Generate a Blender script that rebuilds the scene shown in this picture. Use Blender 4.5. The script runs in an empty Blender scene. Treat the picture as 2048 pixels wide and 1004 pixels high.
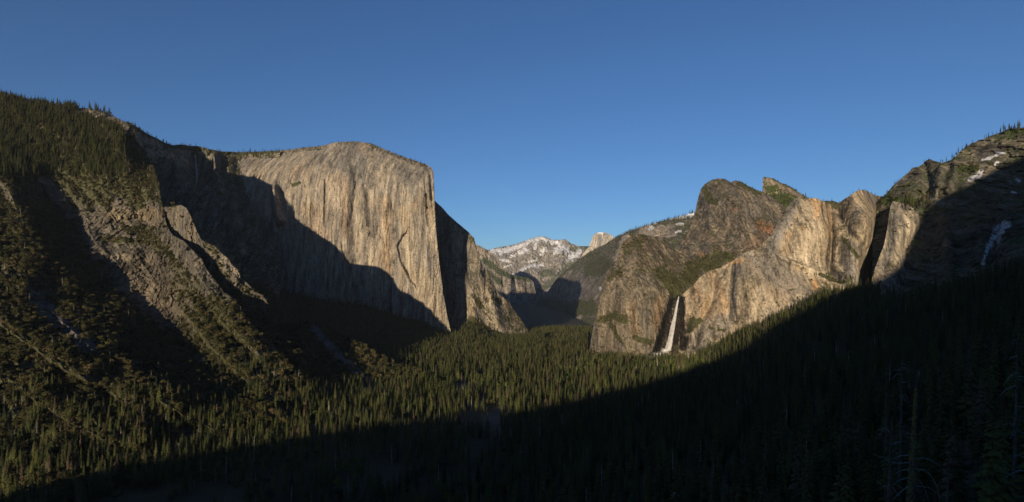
import bpy, math, random
import numpy as np
from mathutils import Vector

# ------------------------------------------------------------------ camera, sky, sun, exposure
SC = bpy.context.scene
COL = SC.collection
F, CX, HY = 1064.0, 1024.0, 568.0          # focal length and horizon line in photo pixels (photo is 2048 x 1004)
cam_d = bpy.data.cameras.new("camera")
cam = bpy.data.objects.new("camera", cam_d)
COL.objects.link(cam)
cam.location = (0, 0, 0)
cam.rotation_euler = (math.radians(90), 0, 0)
cam_d.sensor_width = 36.0
cam_d.lens = 36.0 * F / 2048.0
cam_d.shift_y = (HY - 502.0) / 2048.0
cam_d.clip_start = 1.0
cam_d.clip_end = 90000.0
SC.camera = cam

SUN_AZ, SUN_EL = 18.0, 8.0                 # sun behind the camera, SUN_AZ degrees to its left
a, e = math.radians(SUN_AZ), math.radians(SUN_EL)
TO_SUN = Vector((-math.sin(a) * math.cos(e), -math.cos(a) * math.cos(e), math.sin(e)))
W = bpy.data.worlds.new("World")
SC.world = W
W.use_nodes = True
nt = W.node_tree
nt.nodes.clear()
sky = nt.nodes.new("ShaderNodeTexSky")
sky.sky_type = 'NISHITA'
sky.sun_disc = False
sky.sun_elevation = e
sky.sun_rotation = math.atan2(TO_SUN.x, TO_SUN.y)
sky.altitude = 1400
sky.air_density = 1.0
sky.dust_density = 0.5
sky.ozone_density = 3.0
bg = nt.nodes.new("ShaderNodeBackground")
bg.inputs[1].default_value = 0.060
wo = nt.nodes.new("ShaderNodeOutputWorld")
tint = nt.nodes.new("ShaderNodeMix"); tint.data_type = 'RGBA'; tint.blend_type = 'MULTIPLY'
tint.inputs[0].default_value = 1.0
tint.inputs[7].default_value = (0.65, 0.82, 1.04, 1)      # cool white balance of the clear evening air
nt.links.new(sky.outputs[0], tint.inputs[6])
nt.links.new(tint.outputs[2], bg.inputs[0])
nt.links.new(bg.outputs[0], wo.inputs[0])

sd = bpy.data.lights.new("sun", 'SUN')
sd.energy = 4.2
sd.angle = math.radians(0.5)
sd.color = (1.0, 0.82, 0.58)
so = bpy.data.objects.new("sun", sd)
COL.objects.link(so)
so.rotation_euler = TO_SUN.to_track_quat('Z', 'Y').to_euler()
so.location = (0, 0, 3000)

SC.view_settings.view_transform = 'Standard'
SC.view_settings.look = 'None'
SC.view_settings.gamma = 1.0
SC.view_settings.exposure = 0.9
SC.cycles.use_denoising = True
SC.cycles.denoiser = 'OPENIMAGEDENOISE'
SC.cycles.denoising_prefilter = 'NONE'
SC.cycles.denoising_input_passes = 'RGB_ALBEDO_NORMAL'
SC.cycles.use_adaptive_sampling = False
SC.cycles.sample_clamp_indirect = 1.5
SC.cycles.max_bounces = 4
SC.cycles.diffuse_bounces = 2
SC.cycles.volume_bounces = 0
SC.cycles.transparent_max_bounces = 64

rng = np.random.default_rng(11)
random.seed(5)
FLOOR = -290.0

# ------------------------------------------------------------------ numeric helpers
_perm = np.random.default_rng(3).permutation(256).astype(np.int32)
_perm = np.concatenate([_perm, _perm, _perm])
_g = np.random.default_rng(4).normal(size=(256, 3)).astype(np.float32)
_g /= np.linalg.norm(_g, axis=1, keepdims=True)


def perlin(x, y, z):
    x = np.asarray(x, np.float32); y = np.asarray(y, np.float32); z = np.asarray(z, np.float32)
    x, y, z = np.broadcast_arrays(x, y, z)
    xi = np.floor(x); yi = np.floor(y); zi = np.floor(z)
    fx = x - xi; fy = y - yi; fz = z - zi
    xi = xi.astype(np.int64) & 255; yi = yi.astype(np.int64) & 255; zi = zi.astype(np.int64) & 255
    u = fx * fx * fx * (fx * (fx * 6 - 15) + 10)
    v = fy * fy * fy * (fy * (fy * 6 - 15) + 10)
    w = fz * fz * fz * (fz * (fz * 6 - 15) + 10)
    out = 0
    for dx in (0, 1):
        wx = u if dx else 1 - u
        for dy in (0, 1):
            wy = v if dy else 1 - v
            for dz in (0, 1):
                wz = w if dz else 1 - w
                h = _perm[_perm[_perm[(xi + dx) & 255] + ((yi + dy) & 255)] + ((zi + dz) & 255)]
                g = _g[h]
                out = out + wx * wy * wz * (g[..., 0] * (fx - dx) + g[..., 1] * (fy - dy) + g[..., 2] * (fz - dz))
    return out * 1.5


def fbm(x, y, z, octv=5, gain=0.5, ridged=False):
    s = 0; a = 1.0; f = 1.0; tot = 0
    for i in range(octv):
        n = perlin(x * f + 17.3 * i, y * f + 5.1 * i, z * f - 9.7 * i)
        if ridged:
            n = 1 - 2 * np.abs(n)
        s = s + a * n; tot += a
        a *= gain; f *= 2.03
    return s / tot


def sstep(a, b, x):
    t = np.clip((x - a) / (b - a), 0, 1)
    return t * t * (3 - 2 * t)


def poly_dist(px, py, pts):
    """unsigned distance and side (+ = right of the direction of travel on the picture) to a polyline"""
    best = np.full(px.shape, 1e9, np.float32); side = np.zeros(px.shape, np.float32)
    for (x0, y0), (x1, y1) in zip(pts[:-1], pts[1:]):
        dx, dy = x1 - x0, y1 - y0
        t = np.clip(((px - x0) * dx + (py - y0) * dy) / (dx * dx + dy * dy + 1e-9), 0, 1)
        ex = px - (x0 + t * dx); ey = py - (y0 + t * dy)
        d = np.sqrt(ex * ex + ey * ey)
        s = np.sign(dx * ey - dy * ex)
        m = d < best
        best = np.where(m, d, best); side = np.where(m, s, side)
    return best, side


def inv_depth(px, py, ctrl, c=35.0):
    """smooth surface through control points (px, py, metres), worked in inverse depth so that planes stay planes"""
    C = np.array(ctrl, float)
    n = len(C)
    q = 1.0 / C[:, 2]
    sc = 1000.0
    A = np.zeros((n + 3, n + 3))
    d = np.hypot(C[:, None, 0] - C[None, :, 0], C[:, None, 1] - C[None, :, 1])
    A[:n, :n] = np.sqrt(d * d + c * c) / sc
    A[:n, n] = 1; A[:n, n + 1] = C[:, 0] / sc; A[:n, n + 2] = C[:, 1] / sc
    A[n:, :n] = A[:n, n:].T
    wgt = np.linalg.solve(A, np.concatenate([q, np.zeros(3)]))
    out = wgt[n] + wgt[n + 1] * px / sc + wgt[n + 2] * py / sc
    for i in range(n):
        out = out + wgt[i] * np.sqrt((px - C[i, 0]) ** 2 + (py - C[i, 1]) ** 2 + c * c) / sc
    return out


def world(px, py, Y):
    return np.stack([(px - CX) / F * Y, Y, (HY - py) / F * Y], -1)


def at(px, py, Y):
    return Vector(((px - CX) / F * Y, Y, (HY - py) / F * Y))


def grid_mesh(name, P, colr=None, mat=None, smooth=False):
    nr, nc = P.shape[:2]
    me = bpy.data.meshes.new(name)
    me.vertices.add(nr * nc)
    me.vertices.foreach_set("co", np.ascontiguousarray(P, np.float32).ravel())
    i = np.arange(nr * nc).reshape(nr, nc)
    q = np.stack([i[:-1, :-1], i[1:, :-1], i[1:, 1:], i[:-1, 1:]], -1).reshape(-1, 4)
    n = len(q)
    me.loops.add(n * 4); me.polygons.add(n)
    me.polygons.foreach_set("loop_start", np.arange(0, n * 4, 4, dtype=np.int32))
    me.loops.foreach_set("vertex_index", q.ravel().astype(np.int32))
    me.update(calc_edges=True)
    if smooth:
        me.polygons.foreach_set("use_smooth", np.ones(n, bool))
    if colr is not None:
        at_ = me.color_attributes.new("albedo", 'FLOAT_COLOR', 'POINT')
        c4 = np.ones((nr * nc, 4), np.float32); c4[:, :3] = colr.reshape(-1, 3)
        at_.data.foreach_set("color", c4.ravel())
    if mat:
        me.materials.append(mat)
    o = bpy.data.objects.new(name, me)
    COL.objects.link(o)
    return o


def tri_mesh(name, V, Fc, mat):
    me = bpy.data.meshes.new(name)
    me.from_pydata([tuple(v) for v in V], [], [tuple(f) for f in Fc])
    me.update()
    me.materials.append(mat)
    return me


def tag(o, label=None, cat=None, group=None, kind=None):
    if label: o["label"] = label
    if cat: o["category"] = cat
    if group: o["group"] = group
    if kind: o["kind"] = kind
    return o


# ------------------------------------------------------------------ materials
def new_mat(name):
    m = bpy.data.materials.new(name); m.use_nodes = True
    n = m.node_tree; n.nodes.clear()
    out = n.nodes.new("ShaderNodeOutputMaterial")
    b = n.nodes.new("ShaderNodeBsdfPrincipled")
    b.inputs["Roughness"].default_value = 0.9
    b.inputs["Specular IOR Level"].default_value = 0.15
    n.links.new(b.outputs[0], out.inputs[0])
    return m, n, b


def rock_material(name, scale, vstretch, contrast=0.35, bump=4.0):
    """albedo comes from the mesh, broken up by world-scale streaks and grain; a bump carries the finest relief"""
    m, n, b = new_mat(name)
    L = n.links.new
    atr = n.nodes.new("ShaderNodeAttribute"); atr.attribute_name = "albedo"
    tc = n.nodes.new("ShaderNodeTexCoord")
    mp = n.nodes.new("ShaderNodeMapping"); mp.inputs["Scale"].default_value = (1, 1, vstretch)
    L(tc.outputs["Object"], mp.inputs[0])
    n1 = n.nodes.new("ShaderNodeTexNoise"); n1.inputs["Scale"].default_value = scale
    n1.inputs["Detail"].default_value = 7; n1.inputs["Roughness"].default_value = 0.65
    L(mp.outputs[0], n1.inputs["Vector"])
    n2 = n.nodes.new("ShaderNodeTexNoise"); n2.inputs["Scale"].default_value = scale * 3.1
    n2.inputs["Detail"].default_value = 5; n2.inputs["Roughness"].default_value = 0.6
    L(tc.outputs["Object"], n2.inputs["Vector"])
    ad = n.nodes.new("ShaderNodeMath"); ad.operation = 'ADD'
    L(n1.outputs[0], ad.inputs[0]); L(n2.outputs[0], ad.inputs[1])
    mr = n.nodes.new("ShaderNodeMapRange")
    mr.inputs[1].default_value = 0.7; mr.inputs[2].default_value = 1.3
    mr.inputs[3].default_value = 1 - contrast; mr.inputs[4].default_value = 1 + contrast
    L(ad.outputs[0], mr.inputs[0])
    mx = n.nodes.new("ShaderNodeMix"); mx.data_type = 'RGBA'; mx.blend_type = 'MULTIPLY'
    mx.inputs[0].default_value = 1.0
    L(atr.outputs["Color"], mx.inputs[6]); L(mr.outputs[0], mx.inputs[7])
    L(mx.outputs[2], b.inputs["Base Color"])
    bp = n.nodes.new("ShaderNodeBump"); bp.inputs["Strength"].default_value = 0.7
    bp.inputs["Distance"].default_value = bump
    L(ad.outputs[0], bp.inputs["Height"]); L(bp.outputs[0], b.inputs["Normal"])
    return m


def leaf_material(name, dark, light, trans=0.0, brown=None):
    m, n, b = new_mat(name)
    L = n.links.new
    oi = n.nodes.new("ShaderNodeObjectInfo")
    tc = n.nodes.new("ShaderNodeTexCoord")
    nz = n.nodes.new("ShaderNodeTexNoise"); nz.inputs["Scale"].default_value = 0.9; nz.inputs["Detail"].default_value = 3
    L(tc.outputs["Object"], nz.inputs["Vector"])
    cr = n.nodes.new("ShaderNodeValToRGB")
    els = cr.color_ramp.elements
    els[0].position = 0.0; els[0].color = (*dark, 1)
    els[1].position = 0.86; els[1].color = (*light, 1)
    if brown:
        e2 = els.new(0.94); e2.color = (*brown, 1)
    L(oi.outputs["Random"], cr.inputs[0])
    mr = n.nodes.new("ShaderNodeMapRange")
    mr.inputs[1].default_value = 0.3; mr.inputs[2].default_value = 0.7
    mr.inputs[3].default_value = 0.6; mr.inputs[4].default_value = 1.45
    L(nz.outputs[0], mr.inputs[0])
    mx = n.nodes.new("ShaderNodeMix"); mx.data_type = 'RGBA'; mx.blend_type = 'MULTIPLY'; mx.inputs[0].default_value = 1
    L(cr.outputs[0], mx.inputs[6]); L(mr.outputs[0], mx.inputs[7])
    L(mx.outputs[2], b.inputs["Base Color"])
    return m


def plain_material(name, c0, c1, scale, stretch=1.0, rough=0.9):
    m, n, b = new_mat(name)
    L = n.links.new
    tc = n.nodes.new("ShaderNodeTexCoord")
    mp = n.nodes.new("ShaderNodeMapping"); mp.inputs["Scale"].default_value = (1, 1, stretch)
    L(tc.outputs["Object"], mp.inputs[0])
    nz = n.nodes.new("ShaderNodeTexNoise"); nz.inputs["Scale"].default_value = scale; nz.inputs["Detail"].default_value = 6
    L(mp.outputs[0], nz.inputs["Vector"])
    cr = n.nodes.new("ShaderNodeValToRGB")
    cr.color_ramp.elements[0].position = 0.35; cr.color_ramp.elements[0].color = (*c0, 1)
    cr.color_ramp.elements[1].position = 0.65; cr.color_ramp.elements[1].color = (*c1, 1)
    L(nz.outputs[0], cr.inputs[0]); L(cr.outputs[0], b.inputs["Base Color"])
    b.inputs["Roughness"].default_value = rough
    return m


M_ROCK = rock_material("granite", 0.035, 0.16, 0.30, 5.0)
M_SLOPE = rock_material("slope_rock_and_scrub", 0.06, 0.6, 0.35, 3.0)
M_FAR = rock_material("far_granite", 0.008, 0.35, 0.25, 12.0)
M_SOIL = rock_material("valley_soil", 0.05, 1.0, 0.3, 1.0)
M_NEEDLE = leaf_material("conifer_needles", (0.013, 0.021, 0.008), (0.060, 0.067, 0.018), brown=(0.07, 0.050, 0.030))
M_OAK = leaf_material("oak_leaves", (0.018, 0.020, 0.008), (0.056, 0.051, 0.018), brown=(0.085, 0.065, 0.030))
M_MAPLE = leaf_material("fresh_green_leaves", (0.045, 0.070, 0.014), (0.085, 0.11, 0.022))
M_BARK = plain_material("brown_bark", (0.05, 0.032, 0.022), (0.12, 0.082, 0.055), 1.5, 0.3)
M_GREYWOOD = plain_material("weathered_grey_wood", (0.22, 0.19, 0.16), (0.42, 0.37, 0.32), 2.0, 0.3)

# ------------------------------------------------------------------ rock sheets
ROCK_ALB = 0.50                            # dark weathered granite
SNOW = (0.40, 0.405, 0.43)
GREY = (0.21, 0.195, 0.175)
TAN = (0.38, 0.31, 0.22)
PALE = (0.50, 0.42, 0.31)
ORANGE = (0.42, 0.255, 0.125)
RUST = (0.31, 0.155, 0.085)
DARK = (0.09, 0.082, 0.075)
BLACKWET = (0.020, 0.018, 0.018)
SCRUB = (0.044, 0.044, 0.020)
SCRUBG = (0.038, 0.050, 0.017)
TALUS = (0.24, 0.215, 0.20)
SHEETS = {}


def sheet(name, top, bottom, ctrl, step=1.3, relief=(), paint=(), jag=1.0, mat=None, base=(GREY, TAN, PALE),
          amp=14.0, wave=150.0, vst=0.28, ridged=0.5, veg=0.0, vegslope=0.45, vegcol=SCRUB, tint=0.5,
          back=((50, -4), (160, -30), (420, -130), (900, -520)), label=None, cat="cliff", seed=0, orange=0.25,
          streak=1.0, rough=0.64, block=1.0, alb=None, gully=None, fine=14.0, struct="structure"):
    """A landform between a skyline (top) and a foot (bottom), standing at the distances given by ctrl."""
    T = np.array(top, float)
    seg = np.hypot(np.diff(T[:, 0]), np.diff(T[:, 1])); s = np.concatenate([[0], np.cumsum(seg)])
    n = int(s[-1] / step) + 2
    ss = np.linspace(0, s[-1], n)
    cx = np.interp(ss, s, T[:, 0]); cy = np.interp(ss, s, T[:, 1])
    cy = cy + jag * (2.2 * fbm(cx / 26.0 + seed, seed * 1.7, 0.5, 5, 0.62))
    B = np.array(bottom, float)
    by = np.interp(cx, B[:, 0], B[:, 1])
    by = np.maximum(by, cy + 0.5)
    nr = int((by - cy).max() / step) + 2
    v = np.linspace(0, 1, nr)[:, None]
    PX = np.repeat(cx[None, :], nr, 0); PY = cy[None, :] + (by - cy)[None, :] * v
    Y = 1.0 / inv_depth(PX, PY, ctrl)
    for r in relief:
        pts, wl, wr, am = r[:4]
        d, sd_ = poly_dist(PX, PY, pts)
        nzz = 1 + 0.35 * fbm(PX / 30.0, PY / 30.0, seed + 3.3, 3)
        w = np.where(sd_ < 0, wl, wr) * nzz     # sd_ < 0 : left-hand / far side when travelling down the picture
        Y = Y - am * np.exp(-(d / w) ** 2) if wl == wr else Y - am * np.clip(1 - d / w, 0, 1) ** 1.2
    P = world(PX, PY, Y)
    x, y, z = P[..., 0] / wave, P[..., 1] / wave, P[..., 2] / wave * vst
    disp = ridged * fbm(x + seed, y, z, 6, rough, True) + (1 - ridged) * fbm(x - 3, y + seed, z * 2.0, 6, rough)
    blk = fbm(x * 3.1 + 9, y * 3.1, z * 5.0 + seed, 4, 0.6)
    va = min(1.0, vst * 1.6)
    X_, Y_, Z_ = P[..., 0], P[..., 1] * .3, P[..., 2]
    BX, BY, BZ = X_, Y_ * .5, Z_            # where the stone's colouring and the painted crack shade are looked up
    def steps(n_, k_, e_=0.09):
        f_ = n_ * k_; fl = np.floor(f_)
        return (fl + sstep(0, e_, f_ - fl)) / k_
    ws = wave / 150.0 if wave > 200 else 1.0
    s1 = steps(fbm(X_ / (85 * ws) + seed, Y_ / (85 * ws), Z_ / (85 * ws) * va, 4, .66), 3.2)
    s2 = steps(fbm(X_ / (30 * ws) + seed, Y_ / (30 * ws) + 5, Z_ / (30 * ws) * va, 3, .62), 3)
    s3 = steps(fbm(X_ / (11 * ws) + seed, Y_ / (11 * ws) + 5, Z_ / (11 * ws) * va, 2, .6), 4, .1)
    Y = Y - amp * (disp + 0.45 * blk + block * (1.7 * s1 + 0.75 * s2 + .3 * s3))
    if gully:
        gw, ga = gully
        wp = 9 * fbm(PX / 40.0, PY / 40.0, seed, 3)
        gu = (PX * .74 - PY * .67 + wp) / gw; gv = (PX * .67 + PY * .74) / (gw * 2.6)
        Y = Y - ga * (fbm(gu + seed, gv, .5, 5, .46, True) - .3)
    P = world(PX, PY, Y)
    # surface normal, for what grows where
    du = np.gradient(P, axis=1); dv = np.gradient(P, axis=0)
    N = np.cross(dv, du); N /= np.linalg.norm(N, axis=-1, keepdims=True) + 1e-9
    N *= np.sign(-(N * P).sum(-1))[..., None]
    # albedo
    g, t, p = [np.array(c, float) for c in base]
    X3 = (BX / 90.0, BY / 90.0, BZ / 90.0)
    a1 = fbm(X3[0] * 1.1 + seed, X3[1], X3[2] * 0.35, 5, 0.6)
    a2 = fbm(X3[0] * 3.2, X3[1] * 3.2 + seed, X3[2] * 0.22 * streak + 0 * X3[2], 4, 0.6)
    a3 = fbm(X3[0] * 0.5 + 7, X3[1] * .5, X3[2] * 0.3 + seed, 4)
    k = sstep(-0.35, 0.35, a1 * 0.7 + a2 * 0.6 + tint - 0.5)[..., None]
    C = g * (1 - k) + t * k
    k2 = (sstep(0.05, 0.55, a2 * 0.9 + a1 * 0.4))[..., None] * 0.8
    C = C * (1 - k2) + p * k2
    ko = (sstep(0.1, 0.5, a3 + a2 * 0.5) * orange)[..., None]
    C = C * (1 - ko) + np.array(ORANGE) * ko
    kd = (sstep(0.12, 0.5, -a2 * 1.0 - a1 * 0.35) * 0.75)[..., None]
    C = C * (1 - kd) + np.array(DARK) * kd
    a4 = fbm(BX / 11.0, BY / 11.0, BZ / 95.0 + seed, 4, 0.7)
    a5 = fbm(BX / 7.0, BY / 7.0, BZ / 9.0 + seed, 2, 0.7)
    a6 = fbm(BX / 34.0, BY / 34.0, BZ / 260.0 + seed, 3, 0.6)
    crk = fbm(BX / 48.0 + 3, BY / 48.0, BZ / 330.0 - seed, 4, 0.6, True)
    crk2 = fbm(BX / 60.0 + BZ / 90.0, BY / 60.0, BZ / 60.0 - seed, 3, 0.6, True)
    crk = np.maximum(sstep(.72, .86, crk), .8 * sstep(.80, .9, crk2))  # drawn cracks: the shade inside them is darkened into the albedo
    MOD = (np.clip(1 + 1.0 * a4 + 0.6 * a5 + 0.75 * a6, .25, 2.0) * (1 - .5 * crk))[..., None] * (alb or ROCK_ALB)
    snowm = np.zeros(PX.shape)
    nv = fbm(P[..., 0] / 45.0, P[..., 1] / 45.0, P[..., 2] / 45.0 + seed, 5, 0.65)
    vm = np.clip(sstep(vegslope - 0.12, vegslope + 0.12, N[..., 2] + 0.35 * nv) * veg, 0, 1)
    pn = fbm(PX / fine, PY / fine, seed + 1.1, 5, 0.85)
    pnv = fbm(PX / 5.0, PY / 26.0, seed + 5.1, 4, 0.75)
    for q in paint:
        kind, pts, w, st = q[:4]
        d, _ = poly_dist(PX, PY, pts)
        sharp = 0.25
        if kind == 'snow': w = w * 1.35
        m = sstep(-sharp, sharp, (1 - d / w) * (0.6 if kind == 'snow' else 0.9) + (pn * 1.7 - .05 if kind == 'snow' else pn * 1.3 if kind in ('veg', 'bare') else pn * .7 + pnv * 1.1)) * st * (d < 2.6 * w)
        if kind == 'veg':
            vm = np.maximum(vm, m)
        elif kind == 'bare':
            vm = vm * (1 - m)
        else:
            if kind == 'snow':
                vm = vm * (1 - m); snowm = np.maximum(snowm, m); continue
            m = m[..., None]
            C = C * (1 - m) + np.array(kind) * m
    nf = fbm(P[..., 0] / 14.0, P[..., 1] / 14.0, P[..., 2] / 14.0 + seed, 3, 0.7)
    C = C * MOD
    vn = sstep(0.42, 0.6, vm * .95 + 0.5 * nv + .45 * nf)
    C = C * (1 - vn[..., None]) + (np.array(vegcol) * (1 + 0.6 * nv[..., None])) * vn[..., None]
    C = C * (1 - snowm[..., None]) + np.array(SNOW) * np.clip(1 + .5 * a5 + .3 * a4, .5, 1.15)[..., None] * snowm[..., None]
    C = np.clip(C, 0.004, 0.85)
    # the far side: back from the skyline, then down
    rows = [P]; cols = [C]
    p0, c0 = P[0], C[0]
    acc = []
    for dd, dz in back:
        y2 = p0[:, 1] + dd
        z2 = np.minimum(p0[:, 2] / p0[:, 1] * y2, p0[:, 2]) + dz
        acc.append(np.stack([p0[:, 0] / p0[:, 1] * y2, y2, z2], -1))
    acc = acc[::-1]
    Pall = np.concatenate([np.array(acc), P], 0)
    Call = np.concatenate([np.repeat(c0[None], len(acc), 0), C], 0)
    o = grid_mesh(name, Pall, Call, mat or M_ROCK)
    tag(o, label, cat, kind=struct)
    key = o.name
    SHEETS[key] = dict(P=P, PX=PX, PY=PY, N=N, veg=vm, o=o)
    return SHEETS[key]


S = {}
exec_order = []

# --- far mountains ------------------------------------------------
S['rest'] = sheet("snowy_mountain",
    [(930, 512), (958, 503), (980, 499), (1000, 494), (1030, 489), (1048, 482), (1062, 477), (1080, 472), (1090, 473), (1104, 479), (1120, 480), (1130, 478),
     (1142, 487), (1160, 492), (1185, 492), (1215, 496), (1240, 510)],
    [(930, 600), (1000, 640), (1240, 640)],
    [(930, 510, 20000), (1085, 473, 19500), (1240, 500, 19500), (1000, 600, 15800), (1100, 600, 15500), (1240, 600, 15800), (1085, 540, 17500)],
    step=0.8, jag=0.5, alb=.62, fine=4.5, mat=M_FAR, base=((0.25, 0.235, 0.22), (0.31, 0.28, 0.245), (0.38, 0.35, 0.32)), amp=220, wave=1300, vst=0.7, ridged=0.6,
    relief=[([(1085, 476), (1060, 510), (1040, 560)], 16, 16, 400), ([(1130, 480), (1120, 530), (1100, 600)], 14, 14, 350),
            ([(1165, 495), (1150, 540), (1120, 600)], 10, 10, 350), ([(1040, 490), (1010, 520), (1000, 560)], 12, 12, 300)],
    paint=[('snow', [(984, 502), (1010, 500), (1040, 492), (1062, 481), (1082, 475)], 3.5, 1), ('snow', [(1000, 507), (1030, 497), (1050, 490)], 2.5, 1),
           ('snow', [(1085, 477), (1104, 483), (1118, 486)], 3.5, 1), ('snow', [(1040, 505), (1052, 500)], 4, 1), ('snow', [(1083, 506), (1090, 497)], 3, 1),
           ('snow', [(1075, 480), (1070, 497)], 2.5, 1), ('snow', [(1110, 503), (1128, 496), (1136, 505)], 4, 1), ('snow', [(1120, 490), (1112, 500)], 2.5, 1),
           ('snow', [(1140, 515), (1155, 508), (1160, 503)], 4.5, 1), ('snow', [(1002, 520), (1016, 522)], 2.0, 1), ('snow', [(1022, 513), (1032, 510)], 2, 1),
           ('snow', [(1042, 540), (1060, 532), (1085, 530)], 2.2, 1), ('snow', [(1058, 524), (1072, 520)], 1.5, 1), ('snow', [(1026, 548), (1040, 556)], 1.5, 1),
           ('snow', [(1005, 535), (1022, 530)], 1.2, 1), ('snow', [(1150, 488), (1158, 490)], 1.6, 1),
           ('veg', [(965, 502), (1000, 497), (1028, 491)], 3, 1), ('veg', [(1130, 500), (1160, 498), (1185, 496)], 5, .9),
           ('veg', [(1085, 548), (1105, 545)], 8, .8), ('veg', [(1060, 595), (1110, 560), (1150, 520)], 7, .7)],
    veg=0.12, vegslope=.8, vegcol=(0.075, 0.08, 0.055), back=((400, -80), (1200, -500), (2500, -1500)), orange=0.1, seed=1,
    label="snow-streaked bare granite mountain closing the far end of the valley", cat="mountain")

S['halfdome'] = sheet("granite_dome",
    [(1140, 560), (1158, 520), (1168, 505), (1178, 493), (1182, 482), (1185, 473), (1190, 467), (1198, 464.5), (1207, 464.5), (1216, 467), (1224, 471), (1231, 478), (1238, 487), (1260, 520), (1275, 560)],
    [(1140, 562), (1275, 562)],
    [(1150, 520, 14400), (1185, 475, 14500), (1200, 470, 14550), (1228, 475, 14700), (1185, 540, 14300), (1215, 540, 14350), (1260, 530, 14800)],
    step=0.6, jag=0.3, alb=.8, mat=M_FAR, amp=30, wave=500, vst=0.3, base=((0.26, 0.24, 0.22), (0.38, 0.34, 0.29), (0.46, 0.42, 0.37)), orange=0.1,
    fine=5.0, paint=[('snow', [(1197, 466), (1206, 466), (1203, 468)], 1.3, 1), ((.15, .15, .15), [(1200, 472), (1199, 500)], 4, .8)], veg=0.1, vegslope=.7,  # dark grey stroke paints the dome's shadow strip into the colour
    back=((200, -60), (500, -500), (900, -1200)), seed=2, label="pale rounded half dome of granite behind the wooded ridge", cat="mountain")

S['north'] = sheet("far_valley_wall",
    [(930, 480), (952, 488), (962, 493), (980, 503), (995, 520), (1010, 540), (1020, 548), (1040, 553), (1058, 556), (1066, 563), (1073, 590), (1080, 625), (1084, 655)],
    [(930, 660), (1090, 662)],
    [(930, 480, 12800), (980, 505, 12900), (1040, 552, 13000), (1075, 590, 13000), (950, 620, 12000), (1040, 620, 12200), (1080, 650, 12200), (1000, 560, 12500)],
    step=0.9, jag=0.5, alb=.62, mat=M_FAR, amp=60, wave=500, vst=0.35, base=((0.22, 0.20, 0.18), (0.33, 0.28, 0.23), (0.42, 0.37, 0.30)),
    relief=[([(1005, 555), (1012, 620)], 3, 3, -70), ([(1028, 556), (1036, 590), (1030, 615)], 3, 3, -90), ([(1052, 560), (1058, 600)], 3, 3, -70), ([(1020, 560), (1022, 620)], 5, 5, 120)],
    paint=[('veg', [(970, 520), (1000, 545), (1030, 555), (1058, 558)], 6, 1), ('veg', [(975, 545), (1000, 565)], 6, .9), ('bare', [(968, 500), (985, 515)], 6, 1)],
    veg=.5, vegslope=.55, vegcol=(0.045, 0.052, 0.03), back=((150, -20), (500, -200), (1200, -900)), seed=3,
    label="sunlit granite shoulder with dark tree bands behind the right-hand cliff foot", cat="cliff")

S['sentinel'] = sheet("wooded_ridge",
    [(1045, 660), (1055, 630), (1075, 605), (1098, 580), (1112, 560), (1130, 542), (1152, 524), (1170, 510), (1190, 499), (1212, 487), (1232, 474), (1252, 465), (1275, 456), (1300, 448),
     (1330, 440), (1360, 432), (1385, 426), (1420, 420), (1470, 415)],
    [(1045, 665), (1470, 700)],
    [(1055, 640, 10500), (1110, 560, 11000), (1190, 500, 9600), (1275, 456, 7000), (1390, 426, 6400), (1460, 420, 6200), (1080, 650, 8800), (1150, 655, 6200), (1250, 650, 4100),
     (1160, 580, 8600), (1250, 540, 5400), (1380, 520, 5000), (1130, 610, 9400), (1200, 620, 5400), (1380, 640, 4200)],
    step=1.0, jag=1.0, alb=.6, mat=M_FAR, amp=55, wave=420, vst=0.5,
    relief=[([(1112, 562), (1125, 600), (1118, 650)], 16, 16, 160), ([(1255, 470), (1238, 500), (1222, 540)], 8, 8, 180), ([(1175, 515), (1170, 560), (1150, 620)], 20, 20, 150),
            ([(1220, 590), (1180, 625), (1150, 645)], 12, 12, -100)],
    paint=[('snow', [(1340, 436), (1365, 431), (1392, 426)], 3.4, 1), ('snow', [(1292, 449), (1310, 446)], 2.2, 1), ('snow', [(1298, 458), (1306, 455)], 1.6, 1),
           ('snow', [(1350, 448), (1365, 447)], 1.6, 1), ('snow', [(1352, 465), (1362, 462)], 1.6, 1), ('snow', [(1200, 575), (1202, 578)], 1.4, 1),
           (PALE, [(1285, 462), (1330, 460)], 10, .6), (PALE, [(1255, 472), (1236, 520)], 9, .7), ('bare', [(1285, 466), (1340, 464)], 12, .8), ('bare', [(1252, 480), (1236, 522)], 10, .9),
           ('bare', [(1140, 545), (1125, 565)], 5, .6), ('bare', [(1150, 580), (1180, 590), (1165, 600)], 20, .8), ('bare', [(1196, 590), (1160, 632)], 2.2, 1), (PALE, [(1196, 590), (1160, 632)], 2, .8),
           (PALE, [(1135, 640), (1160, 635)], 4, .7), ('bare', [(1135, 640), (1160, 635)], 4, .8), ('veg', [(1130, 622), (1180, 612)], 14, 1), ('veg', [(1180, 540), (1210, 530)], 14, 1)],
    base=((0.17, 0.155, 0.14), (0.25, 0.215, 0.18), (0.34, 0.30, 0.25)), orange=.15,
    veg=.62, vegslope=.5, vegcol=(0.055, 0.062, 0.036), back=((150, -15), (500, -80), (1500, -700)), seed=4,
    label="long wooded ridge with snow patches on its crest below the snowy skyline", cat="ridge")

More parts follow.
